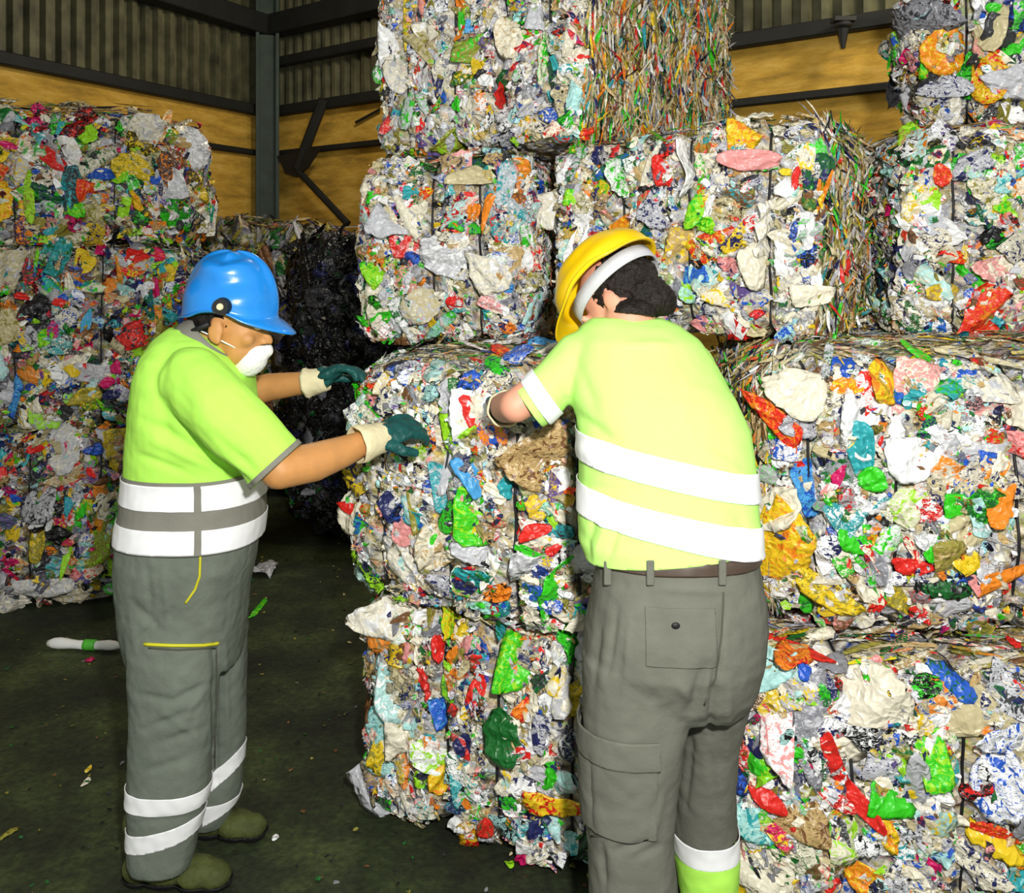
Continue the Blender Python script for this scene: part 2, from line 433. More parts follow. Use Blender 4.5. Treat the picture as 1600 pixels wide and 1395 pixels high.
PAL_L = dict(cream=10, white=6, lgrey=10, grey=7, pcyan=2.5, teal=4, green=5, lime=4, dgreen=6, red=3.2, orange=4, yellow=7, olive=10, tan=6, brown=5, blue=3, navy=6, pink=2, magenta=3, black=18, sand=6, dgrey=9, violet=2)  # black film, its share raised to stand in for shaded gaps
PAL_S = dict(cream=8, white=5, lgrey=6, grey=6, olive=12, tan=16, sand=16, brown=8, orange=5, green=4, dgreen=5, red=3, teal=3, yellow=5, dgrey=6, navy=3, black=5)
PAL_G = dict(dgrey=18, grey=16, olive=20, dgreen=8, black=10, sand=9, brown=8, lgrey=8, red=1, navy=3)
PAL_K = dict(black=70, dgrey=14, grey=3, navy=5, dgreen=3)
INK = dict(white=9, navy=15, blue=7, red=9, green=8, dgreen=5, dgrey=6, black=7, orange=4, yellow=5, teal=3, pink=3, cream=12, lgrey=8, olive=3)
def pick(rng, pal, n):
    ks = list(pal); p = np.array([pal[k] for k in ks], float); p /= p.sum()
    a = np.array([COL[k] for k in ks])
    c = a[rng.choice(len(ks), n, p=p)]
    return np.clip(c*rng.uniform(.8, 1.1, (n, 1)), 0, 1)
def norm(a): return a/np.maximum(np.linalg.norm(a, axis=1, keepdims=True), 1e-9)

def crumple(rng, pos, nr, sz, spin, tilt, amp, nx, ny, edge=None):
    """crumpled scraps of film: (verts, faces) for N scraps lying on a surface"""
    n = len(pos)
    ref = np.tile([0., 0., 1.], (n, 1)); flat = np.abs(nr[:, 2]) > .85; ref[flat] = [1, 0, 0]
    t1 = norm(np.cross(ref, nr)); t2 = np.cross(nr, t1)
    if edge is not None:          # layers seen on edge: sheet plane holds the surface normal
        e = edge
        t1[e], nn = nr[e].copy(), t1[e].copy(); nr = nr.copy(); nr[e] = nn
    c, s = np.cos(spin)[:, None], np.sin(spin)[:, None]
    a = t1*c+t2*s; b = -t1*s+t2*c
    ax = rng.uniform(0, 2*PI, n)[:, None]
    tv = (a*np.cos(ax)+b*np.sin(ax))*np.tan(tilt)[:, None]
    m = norm(nr+tv); a = norm(a-m*np.sum(a*m, 1, keepdims=True)); b = np.cross(m, a)
    u, v = np.meshgrid(np.linspace(-.5, .5, nx), np.linspace(-.5, .5, ny))
    u = u.ravel()[None, :]; v = v.ravel()[None, :]; k = nx*ny
    uu = np.tile(u, (n, 1)); vv = np.tile(v, (n, 1))
    # irregular outline
    sh = rng.uniform(-.45, .45, (n, 4)); e_ = .055 if nx < 5 else .16/nx; h_ = .09 if nx < 5 else .30/nx
    U = uu*(1+sh[:, :1]*vv*1.6)+sh[:, 1:2]*.4*vv+rng.normal(0, e_, (n, k))
    W = vv*(1+sh[:, 2:3]*uu*1.6)+sh[:, 3:4]*.4*uu+rng.normal(0, e_, (n, k))
    cr = 1-.28*(np.abs(uu*2)**2*np.abs(vv*2)**2)*rng.uniform(0, 1.6, (n, 1)); U = U*cr; W = W*cr
    th = rng.uniform(0, PI, (n, 1)); off = rng.uniform(-.25, .25, (n, 1))
    fold = np.abs(uu*np.cos(th)+vv*np.sin(th)-off)
    th2 = rng.uniform(0, PI, (n, 1)); f2 = np.sin((uu*np.cos(th2)+vv*np.sin(th2))*rng.uniform(5, 17, (n, 1))+rng.uniform(0, 6, (n, 1)))
    dome = -(uu**2+vv**2)*1.1
    H = (fold*rng.uniform(-.7, .5, (n, 1))+f2*.15+dome*.45+rng.normal(0, h_, (n, k)))
    smin = np.minimum(sz[:, :1], sz[:, 1:])
    X = (pos[:, None, :]+a[:, None, :]*(U*sz[:, :1])[:, :, None]+b[:, None, :]*(W*sz[:, 1:])[:, :, None]
         + m[:, None, :]*(H*smin*amp[:, None])[:, :, None])
    i, j = np.meshgrid(np.arange(nx-1), np.arange(ny-1)); q = (j*nx+i).ravel()
    quad = np.stack([q, q+1, q+nx+1, q+nx], 1)
    fc = (quad[None]+(np.arange(n)*k)[:, None, None]).reshape(-1, 4)
    return X.reshape(-1, 3), fc, k
def mesh_np(name, vs, fs, cols, inks):
    me = bpy.data.meshes.new(name)
    me.vertices.add(len(vs)); me.vertices.foreach_set('co', vs.astype(np.float32).ravel())
    me.loops.add(fs.size); me.loops.foreach_set('vertex_index', fs.astype(np.int32).ravel())
    me.polygons.add(len(fs)); me.polygons.foreach_set('loop_start', np.arange(0, fs.size, 4, dtype=np.int32))
    me.polygons.foreach_set('loop_total', np.full(len(fs), 4, dtype=np.int32))
    me.update(calc_edges=True); me.validate()
    for nm, c in (('tint', cols), ('ink', inks)):
        at = me.attributes.new(nm, 'FLOAT_COLOR', 'POINT')
        at.data.foreach_set('color', np.concatenate([c, np.ones((len(c), 1))], 1).astype(np.float32).ravel())
    return me
def bottle_batch(rng, pos, nr, L, r):
    """squashed drinks bottles lying on the surface"""
    n = len(pos); seg, rows = 10, 9
    ref = norm(rng.normal(0, 1, (n, 3))); a = norm(np.cross(ref, nr)); m = norm(nr+rng.normal(0, .25, (n, 3)))
    a = norm(a-m*np.sum(a*m, 1, keepdims=True)); b = np.cross(m, a)
    prof = np.array([.55, .95, 1, .9, 1, .92, 1, .6, .28]); t = np.linspace(-.5, .5, rows)
    th = np.arange(seg)*2*PI/seg
    R = prof[None, :, None]*(1+rng.normal(0, .12, (n, rows, seg)))
    cu = (R*np.cos(th))[..., None]; cv = (R*np.sin(th))[..., None]
    rr = r[:, None, None, None]
    X = (pos[:, None, None, :]+a[:, None, None, :]*(t[None, :, None, None]*L[:, None, None, None])
         + b[:, None, None, :]*cu*rr*1.25+m[:, None, None, :]*cv*rr*.55)
    idx = []
    for i in range(rows-1):
        for k in range(seg): idx.append((i*seg+k, i*seg+(k+1) % seg, (i+1)*seg+(k+1) % seg, (i+1)*seg+k))
    fc = (np.array(idx)[None]+(np.arange(n)*seg*rows)[:, None, None]).reshape(-1, 4)
    return X.reshape(-1, 3), fc, seg*rows

BALES = {}
GL = 'pressed bales in the far left stack'
class Bale:
    def __init__(s, key, name, label, cat, corner, yaw, w, d, z0, h, pal=PAL_R, straps=(.2, .5, .8), seed=1, dens=1.0,
                 striate=(), round_=8, bulge=.02, mound=0.0, rough=.012, gap=1.0, group='pressed bales of plastic waste', core=None, mode=0, sizes=1.0, ragged=0, strapr=.004):
        a = math.radians(yaw); s.yaw = a; s.w, s.d, s.h = w, d, h; s.n = round_
        u = V((math.cos(a), math.sin(a), 0)); v = V((-math.sin(a), math.cos(a), 0))
        s.half = np.array([w/2, d/2, h/2]); s.bulge = bulge; s.mound = mound; s.rough = rough; s.gap = gap; s.ragged = ragged
        s.straps = [(-1+2*t)*w/2 for t in straps]
        ctr = V((corner[0], corner[1], z0))+u*(w/2)+v*(d/2)
        s.root = empty(name, ctr, a); tag(s.root, label, cat, group)
        s.rng = rng = np.random.default_rng(seed); s.ph = rng.uniform(0, 6.28, 12); s.seed = seed
        BALES[key] = s
        # core
        g = 44; vs = []; fs = []; lin_ = np.linspace(-1, 1, g)
        A, B = np.meshgrid(lin_, lin_); A = A.ravel(); B = B.ravel(); O = np.ones_like(A); k0 = 0
        for ax, sg in ((0, -1), (0, 1), (1, -1), (1, 1), (2, -1), (2, 1)):
            p = np.zeros((g*g, 3)); p[:, ax] = sg; p[:, (ax+1) % 3] = A; p[:, (ax+2) % 3] = B
            pos, nr = s.surf(p); vs.append(pos)
            i, j = np.meshgrid(np.arange(g-1), np.arange(g-1)); q = (j*g+i).ravel()
            f = np.stack([q, q+1, q+g+1, q+g], 1)
            if sg < 0: f = f[:, ::-1]
            fs.append(f+k0); k0 += g*g
        vs = np.concatenate(vs); fs = np.concatenate(fs)
        rnd = np.array([noise.noise(V(tuple(p*23.0))+V((seed, 0, 0))) for p in vs])
        nr_all = norm(vs-np.array([0, 0, h/2]))
        vs = vs+nr_all*(rnd[:, None]*.02-.012)
        cp = core or (dict(dgrey=5, black=5, grey=3, olive=2, navy=1.5, brown=1.5, tan=1, lgrey=1) if group == GL else dict(dgrey=3, black=2, grey=5, olive=3, navy=1.5, tan=4, lgrey=6, cream=4, sand=4))  # dark core tones stand in for shade in the gaps between scraps
        bl = len(vs)
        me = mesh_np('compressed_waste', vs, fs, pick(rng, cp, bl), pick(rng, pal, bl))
        s.core = link_mesh('compressed_waste', me, M['core'], s.root, True)
        bm = bmesh.new(); bm.from_mesh(me)
        mw = Matrix.Translation(ctr) @ Matrix.Rotation(a, 4, 'Z'); bm.transform(mw); s.bvh = BVHTree.FromBMesh(bm); bm.free(); s.mw = mw
        # scraps
        allv, allf, allc, alli, base = [], [], [], [], 0; sm = []
        faces = dict(front=(1, -1, w*h), left=(0, -1, d*h), right=(0, 1, d*h), top=(2, 1, w*d), back=(1, 1, w*h*.25))
        for fn, (ax, sg, area) in faces.items():
            st = fn in striate
            for (lo, hi, per, nx, ny) in ((.012, .028, 1500, 3, 3), (.026, .055, 1000, 4, 4), (.05, .10, 420, 7, 6), (.09, .17, 80, 11, 9)):
                if fn == 'back' and lo > .02: continue
                n = max(2, int(area*per*dens*(1.5 if st and lo < .05 else 1)*(.45 if fn == 'top' and lo < .05 else 1)))
                p = np.zeros((n, 3)); p[:, ax] = sg; p[:, (ax+1) % 3] = rng.uniform(-1, 1, n); p[:, (ax+2) % 3] = rng.uniform(-1, 1, n)
                pos, nr = s.surf(p)
                if s.straps:
                    ds = np.min(np.abs(pos[:, 0:1]-np.array(s.straps)[None]), 1) if fn != 'left' and fn != 'right' else np.ones(n)
                    keep = ds > .012+.006*rng.random(n)+hi*.30*s.gap
                    p, pos, nr = p[keep], pos[keep], nr[keep]; n = len(pos)
                    if n == 0: continue
                size = rng.uniform(lo, hi, (n, 2))*np.array([[1.05, .62]])*sizes
                sp = s.flow(pos)+rng.normal(0, .75, n); tl = np.abs(rng.normal(0, .38 if lo < .04 else .20, n)).clip(0, 1.2); am = rng.uniform(.5, 1.5, n)*(1 if lo < .04 else .75)
                edge = None
                pos = pos+nr*rng.uniform(-.004, .014+ragged*.02, (n, 1))
                if st:
                    size = np.stack([rng.uniform(.006, .016, n), rng.uniform(.04, .16, n)*(1.0 if lo > .02 else .6)], 1)
                    sp = rng.normal(0, .10, n); edge = rng.random(n) < .35; tl = np.abs(rng.normal(0, .5, n)).clip(0, 1.2)
                    if ax == 2: sp = sp+PI/2
                    if fn == 'top': sp = rng.uniform(0, PI, n)
                if fn == 'top' and not st:
                    size[:, 1] *= .38; size[:, 0] *= 1.4; sp = rng.normal(PI/2, .5, n); tl *= .5; am *= .6
                pv, pf, k = crumple(rng, pos, nr, size, sp, tl, am, nx, ny, edge)
                c = pick(rng, PAL_S if st and mode == 0 else (PAL_T if fn == 'top' and mode == 0 else pal), n)
                ik = pick(rng, INK, n) if mode == 0 else c*1.0
                plainm = rng.random(n) < .30; ik[plainm] = c[plainm]
                if st: ik = c*.8
                sm.append(np.full(len(pf), nx >= 9)); allv.append(pv); allf.append(pf+base); base += len(pv)
                allc.append(np.repeat(c, k, 0)); alli.append(np.repeat(ik, k, 0))
            if not st and fn != 'back' and mode == 0:
                n = max(2, int(area*26*dens)); p = np.zeros((n, 3)); p[:, ax] = sg; p[:, (ax+1) % 3] = rng.uniform(-1, 1, n); p[:, (ax+2) % 3] = rng.uniform(-1, 1, n)
                pos, nr = s.surf(p)
                pv, pf, k = bottle_batch(rng, pos, nr, rng.uniform(.07, .15, n), rng.uniform(.015, .028, n))
                c = pick(rng, dict(pcyan=6, lgrey=5, white=6, green=3, teal=2, dgreen=2, cream=5, blue=1, yellow=1), n)
                sm.append(np.full(len(pf), True)); allv.append(pv); allf.append(pf+base); base += len(pv)
                allc.append(np.repeat(c, k, 0)); alli.append(np.repeat(pick(rng, INK, n), k, 0))
        me = mesh_np('plastic_scraps', np.concatenate(allv), np.concatenate(allf), np.concatenate(allc), np.concatenate(alli))
        # keep everything above the ground plane of the bale
        z = np.empty(len(me.vertices)*3, np.float32); me.vertices.foreach_get('co', z); z = z.reshape(-1, 3); z[:, 2] = np.maximum(z[:, 2], .003)
        me.vertices.foreach_set('co', z.ravel())
        sm = np.concatenate(sm)
        if len(sm) == len(me.polygons): me.polygons.foreach_set('use_smooth', sm)
        o = link_mesh('plastic_scraps', me, M['film'], s.root); o['kind'] = 'stuff'
        # wires
        for xs in s.straps:
            t = np.linspace(0, 2*PI, 96, endpoint=False); c, sn = np.cos(t), np.sin(t); k = np.maximum(np.abs(c), np.abs(sn))
            p = np.stack([np.full_like(t, xs/(w/2)), c/k, sn/k], 1); pos, nr = s.surf(p, strap=True)
            pos[:, 2] = np.maximum(pos[:, 2], strapr)
            bm = bmesh.new(); tube(bm, [V(tuple(q)) for q in pos+nr*.002], strapr, 6, True)
            obj('baling_wire', bm, M['strap'], s.root, True)
        s.k = 0
    def flow(s, pos):
        # the way the sheets were dragged by the press
        return 1.1*np.sin(pos[:, 0]*5+s.ph[7])+1.0*np.sin(pos[:, 2]*6+pos[:, 1]*4+s.ph[8])
    def surf(s, p, strap=False):
        n = s.n
        q = p/((np.abs(p)**n).sum(1, keepdims=True)**(1/n))
        if strap: q[:, 0] = p[:, 0]
        pos = q*s.half
        nr = norm(np.sign(q)*np.abs(q)**(n-1)/s.half)
        ph = s.ph
        lowf = (np.sin(pos[:, 0]*9+pos[:, 2]*5+ph[0])+np.sin(pos[:, 2]*13-pos[:, 0]*4+ph[1])+np.sin(pos[:, 1]*10+pos[:, 2]*7+ph[2]))/3
        hf = (np.sin(pos[:, 0]*31+ph[3]+2*np.sin(pos[:, 2]*17+ph[4]))+np.sin(pos[:, 2]*37+ph[5]+2*np.sin(pos[:, 0]*19+pos[:, 1]*23+ph[6])))/2
        d = lowf*s.rough*1.2+hf*s.rough*.9
        d = d+s.bulge*np.cos(q[:, 2]*1.4)*np.cos(q[:, 0]*1.3)
        if s.straps:
            ds = np.abs(pos[:, 0:1]-np.array(s.straps)[None]); d = d-(np.exp(-(ds/.020)**2)*.034).sum(1)
        pos = pos+nr*d[:, None]
        pos[:, 2] += s.half[2]
        if s.mound:
            top = np.clip((pos[:, 2]-s.h*.7)/(s.h*.3), 0, 1); pos[:, 2] += top*s.mound*np.clip(.5+q[:, 0]*.6, 0, 1.2)
        pos[:, 2] = np.maximum(pos[:, 2], .002)
        return pos, nr
    def add(s, x, y, wpx, hpx, col, kind='film_scrap', rot=0.0, ink=None, amp=.42, lift=.026, tilt=.08):
        """one larger scrap of packaging pressed into this bale's face"""
        h, nr = ray(s.bvh, x, y)
        if h is None: return
        L = s.mw.inverted() @ h; n = (s.mw.inverted().to_3x3() @ nr).normalized()
        d = (s.mw.inverted() @ CAM)-L
        if n.dot(d) < 0: n = -n
        if n.dot(d.normalized()) < .35: n = (n+d.normalized()).normalized()
        lift += s.ragged*.02
        k = h.y/F; s.k += 1; rng = np.random.default_rng(s.seed*100+s.k)
        pos = np.array([L+n*lift]); col = np.array([COL[col]]); ik = np.array([COL[ink]]) if ink else col
        pv, pf, m = crumple(rng, pos, np.array([n]), np.array([[wpx*k*1.12, hpx*k*1.12]]), np.array([math.radians(rot)]), np.array([tilt]), np.array([amp]), 12, 12)
        me = mesh_np(kind, pv, pf, np.repeat(col, m, 0), np.repeat(ik, m, 0))
        o = link_mesh(kind, me, M['film'], s.root, True)
        so = o.modifiers.new('t', 'SOLIDIFY'); so.thickness = .0015
        return o
PAL_T = dict(cream=8, sand=26, olive=18, tan=20, lgrey=8, grey=8, green=1.5, dgreen=3, white=4, brown=5, red=2, navy=2, yellow=2, dgrey=4, black=3)

B = Bale
g1 = None
B('r1l', 'waste_bale', 'multicoloured plastic bale resting on the floor at the left end of the near stack', 'bale', (-.475, 2.735), -28, .79, .84, 0, .655, straps=(.40, .62, .9), seed=11, bulge=.02)
B('r2l', 'waste_bale', 'bulging plastic bale the blue-helmeted worker is gripping', 'bale', (-.545, 2.74), -28, .87, .95, .655, .74, straps=(.19, .47, .72, .93), seed=12, bulge=.03, round_=6, mound=.02)
B('r3l', 'waste_bale', 'plastic bale third from the floor, left of the striped-ended bale and above the gripped one', 'bale', (-.556, 3.17), -12, .63, .85, 1.385, .68, straps=(.45, .72), seed=13, bulge=.015, round_=7)
B('r3c', 'waste_bale', 'plastic bale directly behind the yellow helmet with its layered right end showing', 'bale', (.115, 3.08), -31, .93, .72, 1.435, .64, straps=(.02, .30, .55, .82), seed=14, striate=('right',), bulge=.012, round_=10, mound=.06)
B('r4', 'waste_bale', 'topmost bale cut off by the photo top, long tan layered side on its right', 'bale', (-.53, 3.42), -35, .92, 1.3, 2.065, .95, straps=(.17, .42, .66, .86), seed=15, striate=('right',), bulge=.012, round_=12)
B('r2r', 'waste_bale', 'large bale to the right of the bending worker with a yellow wrapper on its face', 'bale', (.655, 2.425), -5, 1.12, .95, .665, .775, straps=(.13, .33, .61, .9), seed=16, striate=('left',), bulge=.03, round_=6)
B('r1r', 'waste_bale', 'lowest bale at the bottom right corner with a big cream sheet near its top', 'bale', (.56, 2.27), -3, 1.15, 1.0, 0, .665, straps=(.26, .50, .8), seed=17, bulge=.02, round_=8)
B('r3r', 'waste_bale', 'bale at the right edge, third from the floor, with a wire down its middle', 'bale', (1.185, 2.76), -8, .9, .85, 1.44, .66, straps=(.0, .19, .6), seed=18, bulge=.015, round_=8, sizes=1.25)
B('r4r', 'waste_bale', 'ragged loose bale at the top right corner holding orange and green bags', 'bale', (1.32, 2.98), -25, .85, .6, 2.095, .62, straps=(.2, .7), seed=19, bulge=.02, round_=5, rough=.03, ragged=1.5, sizes=1.3, pal=dict(PAL_R, dgrey=8, black=8, lgrey=16, green=7), mound=-.1)
GL = 'pressed bales in the far left stack'
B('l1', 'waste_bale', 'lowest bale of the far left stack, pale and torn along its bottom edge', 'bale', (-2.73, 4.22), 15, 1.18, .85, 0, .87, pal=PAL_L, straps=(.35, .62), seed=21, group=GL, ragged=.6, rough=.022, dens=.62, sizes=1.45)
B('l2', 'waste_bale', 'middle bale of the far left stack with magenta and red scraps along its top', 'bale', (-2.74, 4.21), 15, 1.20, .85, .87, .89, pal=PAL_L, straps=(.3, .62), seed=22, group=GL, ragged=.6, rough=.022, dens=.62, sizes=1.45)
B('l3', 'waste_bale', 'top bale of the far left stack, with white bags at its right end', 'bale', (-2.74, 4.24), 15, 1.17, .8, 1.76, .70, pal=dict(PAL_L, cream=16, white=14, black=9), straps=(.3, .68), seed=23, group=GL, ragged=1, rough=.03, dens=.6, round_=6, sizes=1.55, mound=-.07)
B('h1', 'waste_heap', 'dim grey-green heap of scrap at the foot of the corner column', 'heap', (-2.6, 6.6), -12, 1.35, .9, 0, 1.98, pal=PAL_G, straps=(), seed=31, group=None, dens=.3, sizes=1.6, round_=4, rough=.06, mode=1, core=PAL_G)
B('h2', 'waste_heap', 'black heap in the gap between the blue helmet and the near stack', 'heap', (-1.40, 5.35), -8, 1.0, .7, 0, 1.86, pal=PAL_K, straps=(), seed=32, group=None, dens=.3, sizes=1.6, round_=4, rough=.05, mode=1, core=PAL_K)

b = BALES
